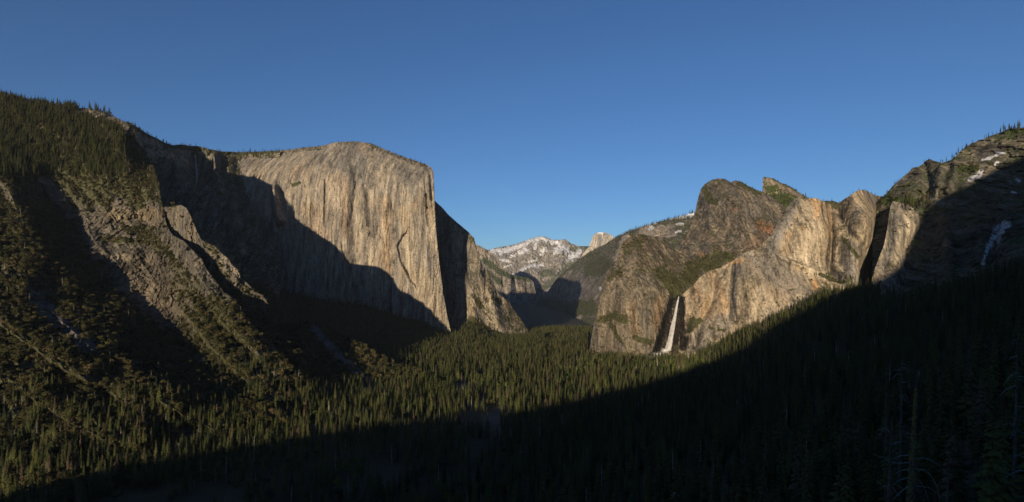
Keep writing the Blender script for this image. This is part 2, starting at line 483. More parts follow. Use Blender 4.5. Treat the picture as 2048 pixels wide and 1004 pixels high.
# --- El Capitan and its neighbours (left of the valley) ------------
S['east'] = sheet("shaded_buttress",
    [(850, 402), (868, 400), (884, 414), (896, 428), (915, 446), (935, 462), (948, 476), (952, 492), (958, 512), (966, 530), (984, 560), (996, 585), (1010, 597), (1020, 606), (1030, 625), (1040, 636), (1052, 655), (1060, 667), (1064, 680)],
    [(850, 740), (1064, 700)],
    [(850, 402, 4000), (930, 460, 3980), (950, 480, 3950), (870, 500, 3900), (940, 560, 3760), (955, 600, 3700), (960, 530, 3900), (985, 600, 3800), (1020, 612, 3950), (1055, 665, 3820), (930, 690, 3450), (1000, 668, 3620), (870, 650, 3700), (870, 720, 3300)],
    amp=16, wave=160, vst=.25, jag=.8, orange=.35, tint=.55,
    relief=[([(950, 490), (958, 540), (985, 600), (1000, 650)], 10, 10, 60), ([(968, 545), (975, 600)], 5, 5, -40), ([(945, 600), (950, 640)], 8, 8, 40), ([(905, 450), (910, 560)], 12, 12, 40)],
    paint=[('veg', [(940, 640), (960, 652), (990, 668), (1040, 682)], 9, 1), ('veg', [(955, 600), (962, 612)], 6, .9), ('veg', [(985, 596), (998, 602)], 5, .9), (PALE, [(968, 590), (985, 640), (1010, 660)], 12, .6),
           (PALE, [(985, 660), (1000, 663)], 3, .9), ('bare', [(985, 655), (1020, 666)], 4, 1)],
    veg=.6, vegslope=.55, seed=5, label="tall buttress right of the great cliff, its left face in shade and foot sunlit", cat="cliff")

S['recess'] = sheet("shaded_amphitheatre",
    [(150, 262), (220, 244), (262, 247), (278, 256), (295, 268), (325, 283), (345, 290), (362, 289), (395, 293), (440, 303), (470, 305), (520, 303), (560, 300)],
    [(150, 640), (560, 760)],
    [(150, 262, 3300), (262, 247, 3300), (345, 290, 3650), (395, 295, 3900), (440, 304, 4000), (470, 305, 4100), (560, 300, 4100), (300, 330, 3300), (350, 400, 3350), (395, 350, 3780), (440, 380, 3700),
     (520, 400, 3750), (480, 500, 3500), (560, 560, 3350), (300, 500, 2950), (400, 600, 3000), (560, 660, 2900), (560, 740, 2600), (200, 600, 2700)],
    amp=20, wave=150, vst=.25, jag=1.2, tint=.45,
    relief=[([(428, 312), (432, 345), (440, 380)], 14, 7, 150), ([(392, 312), (390, 360)], 12, 12, -90), ([(458, 330), (466, 420), (480, 500)], 10, 10, 60),
            ([(498, 330), (505, 430)], 9, 9, -50), ([(340, 300), (350, 340)], 12, 12, 60)],
    paint=[('veg', [(262, 250), (345, 291), (400, 297), (470, 306), (560, 302)], 5, 1), ('veg', [(300, 560), (420, 600), (560, 680)], 60, 1)],
    veg=.6, vegslope=.5, seed=6, label="deep shaded amphitheatre of cliffs left of the great sunlit face", cat="cliff")

S['rib'] = sheet("sunlit_rock_rib",
    [(300, 330), (316, 312), (330, 314), (345, 322), (358, 336), (372, 345), (382, 356), (390, 360), (396, 368), (404, 366), (424, 376), (428, 382), (440, 400), (452, 470)],
    [(300, 560), (452, 560)],
    [(300, 330, 3080), (330, 316, 3120), (380, 356, 3100), (426, 378, 3080), (330, 440, 2850), (400, 440, 2900), (440, 520, 2850), (340, 540, 2700)],
    amp=26, wave=70, vst=.35, jag=1.8, veg=.5, vegslope=.45, seed=7, label="short broken rock rib catching the sun below the shaded rim", cat="cliff",
    back=((25, -10), (80, -80), (150, -300)))

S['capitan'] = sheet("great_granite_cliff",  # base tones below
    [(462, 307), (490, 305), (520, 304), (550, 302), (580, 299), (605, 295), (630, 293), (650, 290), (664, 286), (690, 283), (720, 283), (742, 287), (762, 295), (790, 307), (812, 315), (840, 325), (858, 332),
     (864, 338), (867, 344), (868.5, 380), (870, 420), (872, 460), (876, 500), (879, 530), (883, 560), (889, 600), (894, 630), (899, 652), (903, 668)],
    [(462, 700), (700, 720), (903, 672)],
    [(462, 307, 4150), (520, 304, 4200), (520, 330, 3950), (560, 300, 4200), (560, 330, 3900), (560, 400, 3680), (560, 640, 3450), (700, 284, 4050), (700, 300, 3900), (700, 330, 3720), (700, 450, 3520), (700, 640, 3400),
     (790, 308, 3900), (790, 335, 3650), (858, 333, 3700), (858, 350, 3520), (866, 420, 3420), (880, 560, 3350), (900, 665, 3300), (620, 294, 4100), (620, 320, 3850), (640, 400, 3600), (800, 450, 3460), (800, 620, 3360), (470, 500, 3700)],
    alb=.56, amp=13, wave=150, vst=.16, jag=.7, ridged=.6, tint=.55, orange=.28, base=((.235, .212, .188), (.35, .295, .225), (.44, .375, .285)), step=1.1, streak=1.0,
    relief=[([(556, 420), (548, 372), (556, 440)], 7, 7, 60), ([(545, 378), (552, 420), (562, 440)], 8, 8, 70),
            ([(808, 470), (796, 492), (802, 520), (815, 545), (826, 565)], 22, 4, -30), ([(802, 500), (820, 560)], 3, 3, -16), ([(812, 480), (828, 540)], 8, 8, 14),
            ([(849, 345), (854, 400), (858, 450)], 3, 3, -26), ([(861, 345), (864, 400)], 2.5, 2.5, -22), ([(853, 350), (860, 410)], 5, 5, 14),
            ([(651, 360), (650, 450)], 3, 3, -20), ([(705, 330), (715, 380), (700, 450)], 5, 5, -24), ([(725, 350), (735, 400), (740, 470)], 4, 4, -20),
            ([(690, 420), (684, 480), (688, 520)], 4, 4, -18), ([(776, 330), (772, 400), (778, 460)], 4, 4, -14), ([(590, 390), (586, 440)], 4, 4, -18),
            ([(740, 300), (744, 330), (736, 380)], 6, 6, 20), ([(640, 300), (625, 340)], 5, 5, -18), ([(700, 480), (708, 600)], 10, 10, 16), ([(760, 480), (770, 600)], 9, 9, 14)],
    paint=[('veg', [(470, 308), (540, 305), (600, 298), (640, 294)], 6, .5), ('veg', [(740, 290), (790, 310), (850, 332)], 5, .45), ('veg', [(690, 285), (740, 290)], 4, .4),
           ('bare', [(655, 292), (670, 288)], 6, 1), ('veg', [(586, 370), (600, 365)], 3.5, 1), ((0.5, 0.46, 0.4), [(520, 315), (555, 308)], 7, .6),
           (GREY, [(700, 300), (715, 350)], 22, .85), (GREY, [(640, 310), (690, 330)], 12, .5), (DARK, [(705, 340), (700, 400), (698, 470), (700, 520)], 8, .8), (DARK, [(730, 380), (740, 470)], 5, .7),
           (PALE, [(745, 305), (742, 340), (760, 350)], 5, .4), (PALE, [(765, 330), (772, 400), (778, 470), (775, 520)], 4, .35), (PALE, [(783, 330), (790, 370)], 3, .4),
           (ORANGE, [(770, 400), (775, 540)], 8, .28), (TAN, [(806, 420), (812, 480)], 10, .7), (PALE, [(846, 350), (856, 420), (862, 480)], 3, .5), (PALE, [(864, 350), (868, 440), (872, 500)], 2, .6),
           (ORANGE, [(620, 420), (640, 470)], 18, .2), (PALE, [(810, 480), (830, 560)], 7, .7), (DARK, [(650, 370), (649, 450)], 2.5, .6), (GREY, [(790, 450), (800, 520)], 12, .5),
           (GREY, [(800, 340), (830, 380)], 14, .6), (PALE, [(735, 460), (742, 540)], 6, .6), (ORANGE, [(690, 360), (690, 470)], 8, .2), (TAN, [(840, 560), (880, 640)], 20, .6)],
    veg=.25, vegslope=.55, seed=8, back=((60, 8), (200, 0), (600, -60), (1200, -700)), label="huge sheer granite face with a rounded top and sharp right edge", cat="cliff")

# --- wooded foot of the big walls ----------------------------------
S['talus'] = sheet("shaded_talus_slope",
    [(480, 560), (540, 575), (600, 590), (660, 602), (700, 606), (740, 612), (790, 628), (840, 645), (870, 655), (900, 668), (915, 668), (935, 645), (950, 648), (980, 664), (1010, 670), (1060, 672), (1090, 665)],
    [(480, 800), (1090, 760)],
    [(480, 560, 3250), (700, 606, 3330), (840, 645, 3300), (900, 668, 3270), (940, 648, 3550), (1000, 668, 3550), (1080, 668, 3300), (560, 700, 2500), (700, 700, 2600), (820, 700, 2500), (850, 750, 1800), (950, 700, 2600), (1060, 700, 2450), (1060, 750, 1750), (500, 780, 1900)],
    amp=10, wave=120, vst=1, jag=2.0, mat=M_SLOPE, veg=1.0, vegslope=.1, vegcol=(0.035, 0.040, 0.02), seed=9, cat="slope",
    paint=[('bare', [(985, 664), (1020, 674)], 3, 1), (PALE, [(985, 664), (1020, 674)], 3, .8), ('bare', [(975, 668), (1000, 680)], 2.5, 1), (PALE, [(975, 668), (1000, 680)], 2.5, .8)],
    label="shaded wooded slope at the foot of the huge granite face")

# --- left mountain and its spurs -----------------------------------
S['spurc'] = sheet("lower_left_spur",
    [(470, 640), (520, 640), (560, 652), (590, 652), (618, 650), (640, 650), (652, 657), (672, 664), (690, 678), (715, 690), (745, 703), (765, 716), (800, 733), (835, 745), (860, 756), (890, 775), (930, 800)],
    [(470, 860), (930, 830)],
    [(470, 640, 2500), (560, 652, 2400), (645, 652, 2250), (700, 685, 2080), (765, 716, 1900), (860, 756, 1640), (930, 800, 1350), (560, 740, 1900), (650, 760, 1640), (750, 780, 1480), (480, 800, 1450), (650, 840, 1160), (820, 820, 1240)],
    amp=7, wave=60, vst=1, jag=2.2, alb=.36, gully=(30, 18), mat=M_SLOPE, veg=.75, vegslope=.3, base=(TALUS, TALUS, (.36, .33, .3)), orange=.05,
    relief=[([(590, 655), (612, 690), (650, 735), (690, 775), (720, 800)], 50, 8, 42), ([(560, 670), (600, 720), (640, 770)], 30, 7, 26),
            ([(640, 660), (680, 700), (720, 740), (760, 770)], 16, 9, 16), ([(690, 680), (740, 720), (800, 750)], 14, 5, 14)],
    paint=[('bare', [(628, 658), (655, 690), (690, 725), (725, 755), (770, 785)], 8, .9), ('bare', [(560, 700), (600, 735), (650, 775)], 6, .8), ('bare', [(700, 770), (750, 785)], 5, .8), ('veg', [(660, 665), (720, 705), (800, 745)], 8, 1)],
    seed=10, cat="ridge", label="lowest left spur with grey talus streaks running down to the forest")

S['spurb'] = sheet("jagged_spur",
    [(300, 440), (325, 415), (352, 412), (363, 410), (371, 415), (380, 428), (386, 442), (394, 462), (402, 478), (412, 486), (430, 492), (440, 503), (456, 516), (464, 530), (478, 540), (482, 556), (496, 566),
     (508, 582), (526, 592), (535, 606), (536, 622), (532, 632), (548, 650), (566, 668), (590, 700), (620, 730), (650, 765), (690, 805)],
    [(300, 700), (690, 880)],
    [(300, 440, 2300), (365, 410, 2120), (390, 458, 2030), (431, 499, 1975), (480, 552, 1880), (534, 618, 1880), (600, 710, 1640), (690, 800, 1300), (340, 540, 2150), (430, 600, 1900), (520, 700, 1660), (600, 790, 1350), (350, 680, 1800), (500, 820, 1200)],
    amp=14, wave=70, vst=.5, jag=2.2, alb=.38, gully=(28, 22), mat=M_SLOPE, veg=.75, vegslope=.38, orange=.15, base=((.2, .185, .165), (.30, .25, .19), (.44, .38, .28)),
    relief=[([(470, 610), (500, 650), (540, 700)], 30, 7, 30), ([(363, 410), (385, 460), (412, 500)], 12, 8, 16), ([(415, 500), (450, 560), (480, 620)], 14, 6, 20),
            ([(520, 680), (560, 720), (610, 780)], 30, 7, 30)],
    paint=[('bare', [(364, 412), (384, 450), (398, 480)], 10, 1), ('bare', [(440, 510), (465, 540), (482, 552)], 9, 1), (PALE, [(466, 540), (482, 553)], 4, .8), ('bare', [(520, 600), (536, 625)], 5, .6),
           ('bare', [(500, 650), (540, 690), (600, 760)], 4, .8)],
    seed=11, cat="ridge", label="jagged rocky spur stepping down the middle of the left mountainside", back=((25, -10), (80, -70), (160, -260)))

S['left'] = sheet("left_mountainside",
    [(-520, 60), (-200, 125), (-60, 170), (0, 190), (40, 199), (80, 206), (120, 212), (150, 214), (180, 217), (205, 222), (230, 233), (250, 243), (262, 250), (266, 262), (272, 280), (284, 295), (298, 318), (310, 345), (318, 372),
     (322, 400), (328, 425), (334, 452), (346, 470), (366, 480), (385, 500), (402, 515), (412, 535), (430, 560), (448, 585), (472, 600), (480, 618), (496, 640), (520, 672), (560, 715), (600, 752), (650, 790), (720, 830), (800, 850)],
    [(-520, 1150), (0, 1080), (400, 960), (800, 880)],
    [(-520, 60, 2600), (0, 190, 2750), (150, 214, 2820), (262, 250, 2780), (300, 330, 2660), (318, 385, 2330), (346, 470, 2040), (402, 520, 1900), (440, 575, 1800), (480, 618, 1720), (560, 715, 1560), (650, 790, 1330), (790, 850, 1080),
     (0, 350, 2240), (150, 350, 2430), (240, 350, 2450), (0, 420, 2060), (90, 420, 2280), (200, 420, 2330), (300, 440, 2270), (30, 460, 1930), (95, 514, 1830), (150, 560, 1805), (212, 604, 1775), (258, 639, 1705), (298, 668, 1660), (340, 700, 1600), (400, 760, 1365),
     (110, 480, 2130), (140, 515, 2000), (185, 500, 2090), (260, 500, 2120), (320, 500, 2090), (200, 565, 1960), (260, 570, 1960), (330, 570, 1930), (277, 608, 1885), (330, 640, 1800), (400, 620, 1760), (365, 680, 1680), (400, 690, 1610), (440, 720, 1500),
     (0, 560, 1620), (100, 600, 1620), (180, 650, 1530), (0, 700, 1250), (150, 700, 1290), (250, 720, 1330), (0, 800, 1040), (200, 800, 1080), (360, 800, 1130), (560, 830, 1120), (0, 950, 800), (200, 940, 820), (400, 890, 960), (-400, 400, 1900), (-400, 700, 1150), (-400, 1000, 700), (100, 1060, 640), (-500, 1130, 520)],
    step=1.3, amp=16, wave=75, vst=.5, jag=1.8, alb=.31, gully=(40, 38), mat=M_SLOPE, veg=.8, vegslope=.34, orange=.06, base=((.19, .175, .155), (.27, .235, .185), (.40, .36, .28)),
    relief=[([(-40, 410), (30, 460), (72, 495), (98, 516), (128, 549), (167, 572), (209, 603), (263, 642), (298, 668), (340, 702), (400, 760), (440, 790)], 40, 9, 20),
            ([(-30, 340), (15, 372), (30, 410), (50, 450)], 70, 12, 50), ([(70, 350), (100, 390), (140, 440)], 22, 9, 36), ([(140, 380), (168, 420), (178, 462)], 16, 8, 24),
            ([(-40, 520), (20, 580), (50, 625), (70, 650)], 60, 10, 26), ([(-40, 620), (60, 690), (130, 740), (200, 775), (250, 805)], 60, 8, 42),
            ([(235, 285), (255, 320), (290, 380), (315, 420)], 60, 18, 30), ([(262, 250), (240, 285)], 8, 10, 26),
            ([(378, 640), (420, 690), (470, 740), (520, 785)], 50, 8, 46), ([(440, 640), (500, 700), (570, 765), (610, 800)], 40, 8, 34), ([(120, 640), (200, 710), (280, 770), (340, 820)], 50, 8, 36), ([(300, 480), (312, 520), (330, 560)], 12, 5, 16), ([(370, 500), (395, 545), (420, 585)], 22, 6, 24),
            ([(-20, 740), (70, 800), (150, 850), (210, 880)], 50, 8, 36), ([(300, 790), (370, 830), (430, 860)], 40, 8, 24), ([(60, 620), (90, 660)], 18, 18, -12), ([(190, 500), (260, 508), (330, 512)], 9, 9, 20), ([(200, 440), (260, 430), (300, 425)], 18, 10, 18),
            ([(470, 660), (520, 710), (570, 760)], 35, 8, 24)],
    paint=[('veg', [(-400, 230), (0, 270), (120, 290), (230, 330)], 90, 1), ('bare', [(160, 222), (200, 232), (240, 245), (255, 262)], 8, 1), (PALE, [(180, 225), (215, 236), (248, 252)], 6, .7),
           ('bare', [(90, 370), (140, 430)], 16, .9), ('bare', [(240, 420), (300, 430)], 26, .8), ('bare', [(200, 500), (280, 510), (330, 560)], 26, .9), ('bare', [(200, 460), (260, 540), (320, 620)], 50, .55), ('bare', [(330, 440), (380, 520), (450, 600)], 24, .45), ((.22, .175, .12), [(280, 540), (360, 620)], 50, .6), ('bare', [(280, 590), (330, 640)], 22, .9),
           (TAN, [(225, 425), (280, 418), (320, 440)], 18, .6), (PALE, [(230, 432), (300, 425)], 7, .4), (PALE, [(190, 512), (260, 516)], 6, .55), (TAN, [(260, 560), (310, 600)], 24, .5), ((.36, .27, .13), [(225, 430), (300, 428)], 12, .4),
           ('bare', [(70, 580), (90, 620), (130, 660), (175, 700)], 20, 1), (TALUS, [(70, 580), (90, 620), (130, 660), (175, 700)], 24, 1),
           (TALUS, [(500, 740), (545, 775)], 14, 1), ('bare', [(500, 740), (545, 775)], 13, 1), ('bare', [(380, 500), (400, 515)], 9, .9), ('bare', [(338, 470), (362, 490)], 8, .9),
           ('veg', [(200, 478), (320, 486)], 5, .9), ('veg', [(10, 460), (80, 530), (200, 625), (310, 710), (400, 790)], 40, 1), ('veg', [(-20, 560), (50, 650), (130, 750)], 30, 1), ('veg', [(420, 640), (480, 720)], 40, 1), ('veg', [(0, 720), (200, 840), (500, 860)], 90, 1), ('veg', [(0, 880), (200, 960), (500, 960)], 120, 1), ('veg', [(270, 400), (300, 360)], 20, .8)],
    back=((80, 0), (300, -40), (700, -250), (1200, -900)), seed=12, cat="mountain",
    label="steep left mountainside with conifers on top, tan ledges and oak scrub below")

# --- Cathedral group (right of the valley) --------------------------
S['backforest'] = sheet("far_wooded_rim",
    [(1560, 420), (1640, 402), (1662, 402), (1690, 406), (1710, 404), (1740, 400), (1800, 400)], [(1560, 520), (1800, 520)],
    [(1560, 420, 3900), (1800, 400, 3900), (1560, 520, 3600), (1800, 520, 3600)], amp=10, mat=M_SLOPE, veg=1, vegslope=.1, seed=13, jag=2.0,
    label="distant dark wooded rim in the notch between the right cliffs", cat="ridge")
S['gunsight'] = sheet("square_topped_crag",
    [(1524.6, 400), (1525.4, 357), (1529, 354), (1538, 355), (1548, 357), (1560, 364), (1575, 370), (1590, 379), (1600, 386), (1612, 394), (1626, 400), (1650, 412), (1700, 440)],
    [(1524, 560), (1700, 560)],
    [(1526, 356, 3150), (1600, 386, 3050), (1680, 430, 2900), (1526, 400, 3080), (1570, 420, 2900), (1540, 480, 2750), (1640, 500, 2650)],
    amp=14, wave=90, vst=.5, jag=1.4, veg=.75, vegslope=.42, vegcol=SCRUBG, orange=.2, seed=14, base=((.22, .2, .17), (.32, .27, .2), (.42, .36, .27)),
    relief=[([(1526, 358), (1527, 400)], 5, 5, 30)],
    paint=[('veg', [(1540, 400), (1560, 440), (1585, 440)], 16, 1), ('veg', [(1560, 395), (1590, 410)], 9, 1), ('bare', [(1530, 360), (1560, 372), (1600, 392)], 5, .7), ('veg', [(1535, 375), (1552, 375)], 5, .9)],
    label="square-edged rocky crag behind the dome, green ledges below its top", cat="cliff")
S['middle'] = sheet("broad_rock_dome",
    [(1340, 520), (1352, 500), (1362, 485), (1380, 455), (1390, 425), (1394, 405), (1398, 390), (1402, 378), (1410, 368), (1422, 361), (1436, 357), (1450, 359), (1462, 365), (1470, 361), (1480, 363), (1495, 371), (1510, 379),
     (1525, 384), (1545, 395), (1575, 420), (1610, 450), (1650, 480)],
    [(1340, 600), (1650, 640)],
    [(1350, 505, 3100), (1392, 420, 3150), (1436, 358, 3150), (1525, 384, 2950), (1600, 440, 2800), (1400, 500, 2820), (1460, 460, 2760), (1460, 400, 2850), (1540, 460, 2680), (1440, 520, 2600), (1540, 540, 2500), (1360, 560, 2800), (1640, 560, 2450)],
    alb=.44, amp=26, wave=90, vst=.4, jag=1.4, veg=.5, vegslope=.62, orange=.25, seed=15, tint=.35, base=((.185, .165, .145), (.285, .225, .17), (.42, .35, .27)),
    relief=[([(1500, 430), (1540, 470), (1560, 500)], 14, 7, -30), ([(1470, 365), (1490, 420), (1480, 480)], 12, 12, 30), ([(1420, 420), (1415, 500)], 9, 9, 26), ([(1450, 470), (1445, 510)], 5, 5, -22), ([(1475, 470), (1485, 510)], 5, 5, -20), ([(1560, 440), (1590, 480)], 10, 10, -30)],
    paint=[(RUST, [(1518, 448), (1535, 458), (1552, 466)], 9, .8), (RUST, [(1460, 415), (1470, 420)], 6, .3), (RUST, [(1500, 490), (1530, 500)], 12, .25), (RUST, [(1520, 470), (1530, 500)], 12, .3), (ORANGE, [(1400, 508), (1408, 515)], 6, .7),
           ('veg', [(1400, 525), (1430, 522), (1462, 520)], 13, 1), ('veg', [(1405, 370), (1420, 400), (1430, 405)], 7, .8), ('veg', [(1480, 368), (1520, 385)], 6, 1), ('veg', [(1430, 505), (1470, 512)], 5, .9), (PALE, [(1370, 480), (1390, 500)], 8, .4)],
    label="broad rounded brown rock dome with a rust-red stain on its right", cat="cliff")
S['lower'] = sheet("scrubby_rock_pyramid",
    [(1176, 722), (1178, 705), (1181, 685), (1185, 660), (1190, 640), (1196, 615), (1201, 590), (1208, 565), (1214, 542), (1226, 530), (1236, 515), (1240, 495), (1246, 484), (1256, 476), (1270, 468), (1284, 466), (1295, 471), (1312, 473), (1326, 478),
     (1334, 488), (1350, 500), (1368, 510), (1390, 524), (1420, 530), (1440, 525), (1470, 520), (1490, 530)],
    [(1176, 724), (1250, 760), (1490, 760)],
    [(1178, 715, 2350), (1185, 660, 2380), (1214, 545, 2480), (1240, 495, 2560), (1275, 467, 2600), (1345, 498, 2550), (1440, 526, 2500), (1240, 600, 2250), (1240, 700, 2180), (1300, 560, 2230), (1300, 620, 2130), (1300, 700, 2080), (1345, 600, 2150), (1345, 690, 2100), (1400, 560, 2330), (1420, 640, 2200), (1400, 730, 2100), (1480, 600, 2300), (1275, 510, 2400)],
    alb=.41, amp=20, wave=90, vst=.35, jag=1.6, veg=.45, vegslope=.56, orange=.45, seed=16, tint=.5, base=((.20, .18, .15), (.31, .25, .175), (.43, .36, .26)), step=1.2,
    relief=[([(1350, 592), (1335, 640), (1322, 690), (1310, 712)], 7, 7, -26), ([(1240, 560), (1235, 640), (1240, 700)], 9, 9, 26), ([(1275, 560), (1270, 660)], 6, 6, 18), ([(1300, 600), (1296, 690)], 6, 6, 14), ([(1215, 600), (1205, 690)], 6, 6, -22)],
    paint=[('veg', [(1325, 545), (1345, 570), (1375, 560), (1385, 545)], 15, 1), ('veg', [(1335, 560), (1350, 585)], 12, 1), ('veg', [(1350, 582), (1365, 578)], 8, 1), ('veg', [(1385, 530), (1430, 528)], 14, 1),
           ('veg', [(1205, 640), (1230, 630), (1250, 640)], 8, 1), ('veg', [(1222, 650), (1240, 680)], 5, .9), ('veg', [(1270, 675), (1300, 685)], 6, .9), ('veg', [(1255, 500), (1280, 478)], 12, .6), ('veg', [(1215, 560), (1240, 545)], 6, .6), ('veg', [(1180, 715), (1250, 712), (1290, 725)], 9, .9),
           ((0.23, .185, .13), [(1290, 500), (1330, 530)], 30, .7), (TAN, [(1240, 560), (1300, 600)], 20, .4),
           (ORANGE, [(1265, 610), (1270, 670)], 8, .3), (ORANGE, [(1320, 600), (1315, 650)], 10, .4), (BLACKWET, [(1346, 595), (1332, 640), (1318, 690), (1305, 712)], 8.5, 1), (BLACKWET, [(1356, 592), (1362, 625), (1360, 680)], 9, 1), (BLACKWET, [(1310, 705), (1330, 692)], 6, .7), ((.035, .024, .02), [(1350, 640), (1345, 695)], 13, 1)],
    label="pyramid-shaped tan rock with scrub patches left of the waterfall", cat="cliff")
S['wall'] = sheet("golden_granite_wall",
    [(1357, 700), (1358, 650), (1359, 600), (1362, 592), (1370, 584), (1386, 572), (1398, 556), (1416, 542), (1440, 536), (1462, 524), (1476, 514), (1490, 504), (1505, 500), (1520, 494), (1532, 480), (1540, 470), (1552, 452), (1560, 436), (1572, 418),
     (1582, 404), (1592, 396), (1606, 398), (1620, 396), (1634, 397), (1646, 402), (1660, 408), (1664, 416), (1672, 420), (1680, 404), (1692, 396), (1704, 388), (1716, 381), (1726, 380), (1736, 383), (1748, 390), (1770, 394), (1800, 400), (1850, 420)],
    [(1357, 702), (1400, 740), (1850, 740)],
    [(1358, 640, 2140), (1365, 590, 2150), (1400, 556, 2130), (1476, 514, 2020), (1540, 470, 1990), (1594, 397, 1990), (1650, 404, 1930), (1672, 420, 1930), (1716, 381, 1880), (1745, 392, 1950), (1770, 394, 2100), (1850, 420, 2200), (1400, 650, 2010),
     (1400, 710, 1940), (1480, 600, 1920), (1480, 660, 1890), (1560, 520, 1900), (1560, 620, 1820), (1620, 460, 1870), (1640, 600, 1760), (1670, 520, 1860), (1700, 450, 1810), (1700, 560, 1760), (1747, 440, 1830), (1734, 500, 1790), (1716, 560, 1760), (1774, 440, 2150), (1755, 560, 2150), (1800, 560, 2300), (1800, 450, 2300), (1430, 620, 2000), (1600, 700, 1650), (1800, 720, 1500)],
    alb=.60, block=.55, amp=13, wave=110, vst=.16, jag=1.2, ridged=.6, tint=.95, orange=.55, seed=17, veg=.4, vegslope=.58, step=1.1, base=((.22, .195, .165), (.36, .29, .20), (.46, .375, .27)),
    relief=[([(1468, 530), (1462, 590), (1470, 640)], 5, 5, -22), ([(1430, 550), (1424, 600), (1400, 650), (1392, 690)], 7, 7, -30), ([(1660, 400), (1664, 470), (1660, 540)], 5, 5, -22), ([(1480, 515), (1490, 560)], 6, 6, 14),
            ([(1560, 515), (1600, 530), (1640, 545)], 5, 5, 14), ([(1672, 540), (1690, 560)], 8, 8, 20), ([(1370, 650), (1368, 690)], 8, 8, -40), ([(1600, 400), (1570, 440), (1540, 500)], 12, 12, 14), ([(1672, 420), (1700, 470), (1730, 500)], 8, 8, -16)],
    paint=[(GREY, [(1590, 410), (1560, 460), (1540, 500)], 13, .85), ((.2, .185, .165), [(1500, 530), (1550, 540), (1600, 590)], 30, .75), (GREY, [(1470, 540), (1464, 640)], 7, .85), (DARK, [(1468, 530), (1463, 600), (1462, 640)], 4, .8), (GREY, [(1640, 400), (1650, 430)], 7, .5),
           (ORANGE, [(1628, 402), (1638, 415), (1630, 430)], 9, .55), (ORANGE, [(1605, 455), (1610, 460)], 5, .8), (ORANGE, [(1580, 470), (1575, 500)], 10, .35), (ORANGE, [(1655, 410), (1662, 470)], 8, .3), (ORANGE, [(1628, 560), (1630, 575)], 6, .9), (ORANGE, [(1450, 525), (1485, 520)], 5, .6),
           (PALE, [(1610, 420), (1625, 470), (1625, 540)], 16, .6), (PALE, [(1590, 490), (1640, 540)], 18, .5), (PALE, [(1540, 620), (1600, 600)], 18, .5), (PALE, [(1520, 580), (1500, 640)], 10, .4), (PALE, [(1640, 545), (1600, 525), (1560, 510)], 4, .8),
           (GREY, [(1700, 500), (1700, 560)], 20, .8), (GREY, [(1740, 388), (1760, 410)], 12, .7), (GREY, [(1712, 440), (1720, 420)], 8, .5), ('veg', [(1688, 480), (1705, 500), (1716, 515)], 4, 1), ('veg', [(1640, 548), (1680, 566), (1700, 560)], 4, .9),
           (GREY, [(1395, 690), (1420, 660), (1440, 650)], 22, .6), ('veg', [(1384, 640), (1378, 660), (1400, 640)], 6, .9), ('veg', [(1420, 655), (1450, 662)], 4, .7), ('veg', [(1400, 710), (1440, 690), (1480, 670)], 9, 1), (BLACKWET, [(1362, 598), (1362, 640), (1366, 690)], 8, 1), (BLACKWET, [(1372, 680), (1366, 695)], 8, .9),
           ((.23, .17, .12), [(1500, 530), (1520, 560)], 12, .4), (RUST, [(1390, 575), (1395, 590)], 8, .3)],
    label="long golden granite wall stepping up to the right of the waterfall", cat="cliff")
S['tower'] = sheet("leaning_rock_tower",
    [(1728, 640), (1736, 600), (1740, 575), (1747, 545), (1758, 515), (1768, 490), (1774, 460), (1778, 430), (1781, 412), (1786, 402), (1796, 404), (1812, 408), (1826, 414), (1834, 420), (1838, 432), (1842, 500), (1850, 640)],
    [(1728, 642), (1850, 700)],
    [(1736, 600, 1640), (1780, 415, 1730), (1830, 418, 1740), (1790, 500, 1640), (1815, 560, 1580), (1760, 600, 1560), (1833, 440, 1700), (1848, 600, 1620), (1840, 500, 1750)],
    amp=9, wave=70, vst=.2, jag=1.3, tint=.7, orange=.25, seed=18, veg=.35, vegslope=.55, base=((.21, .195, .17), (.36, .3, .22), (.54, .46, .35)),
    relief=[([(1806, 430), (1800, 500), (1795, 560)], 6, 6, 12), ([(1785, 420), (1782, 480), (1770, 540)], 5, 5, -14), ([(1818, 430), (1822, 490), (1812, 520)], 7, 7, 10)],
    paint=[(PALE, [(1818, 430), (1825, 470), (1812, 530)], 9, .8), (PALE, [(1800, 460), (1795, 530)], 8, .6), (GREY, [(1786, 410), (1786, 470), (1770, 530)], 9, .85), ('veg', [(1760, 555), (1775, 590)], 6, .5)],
    label="narrow tower of streaked pale rock right of the dark cleft", cat="cliff")
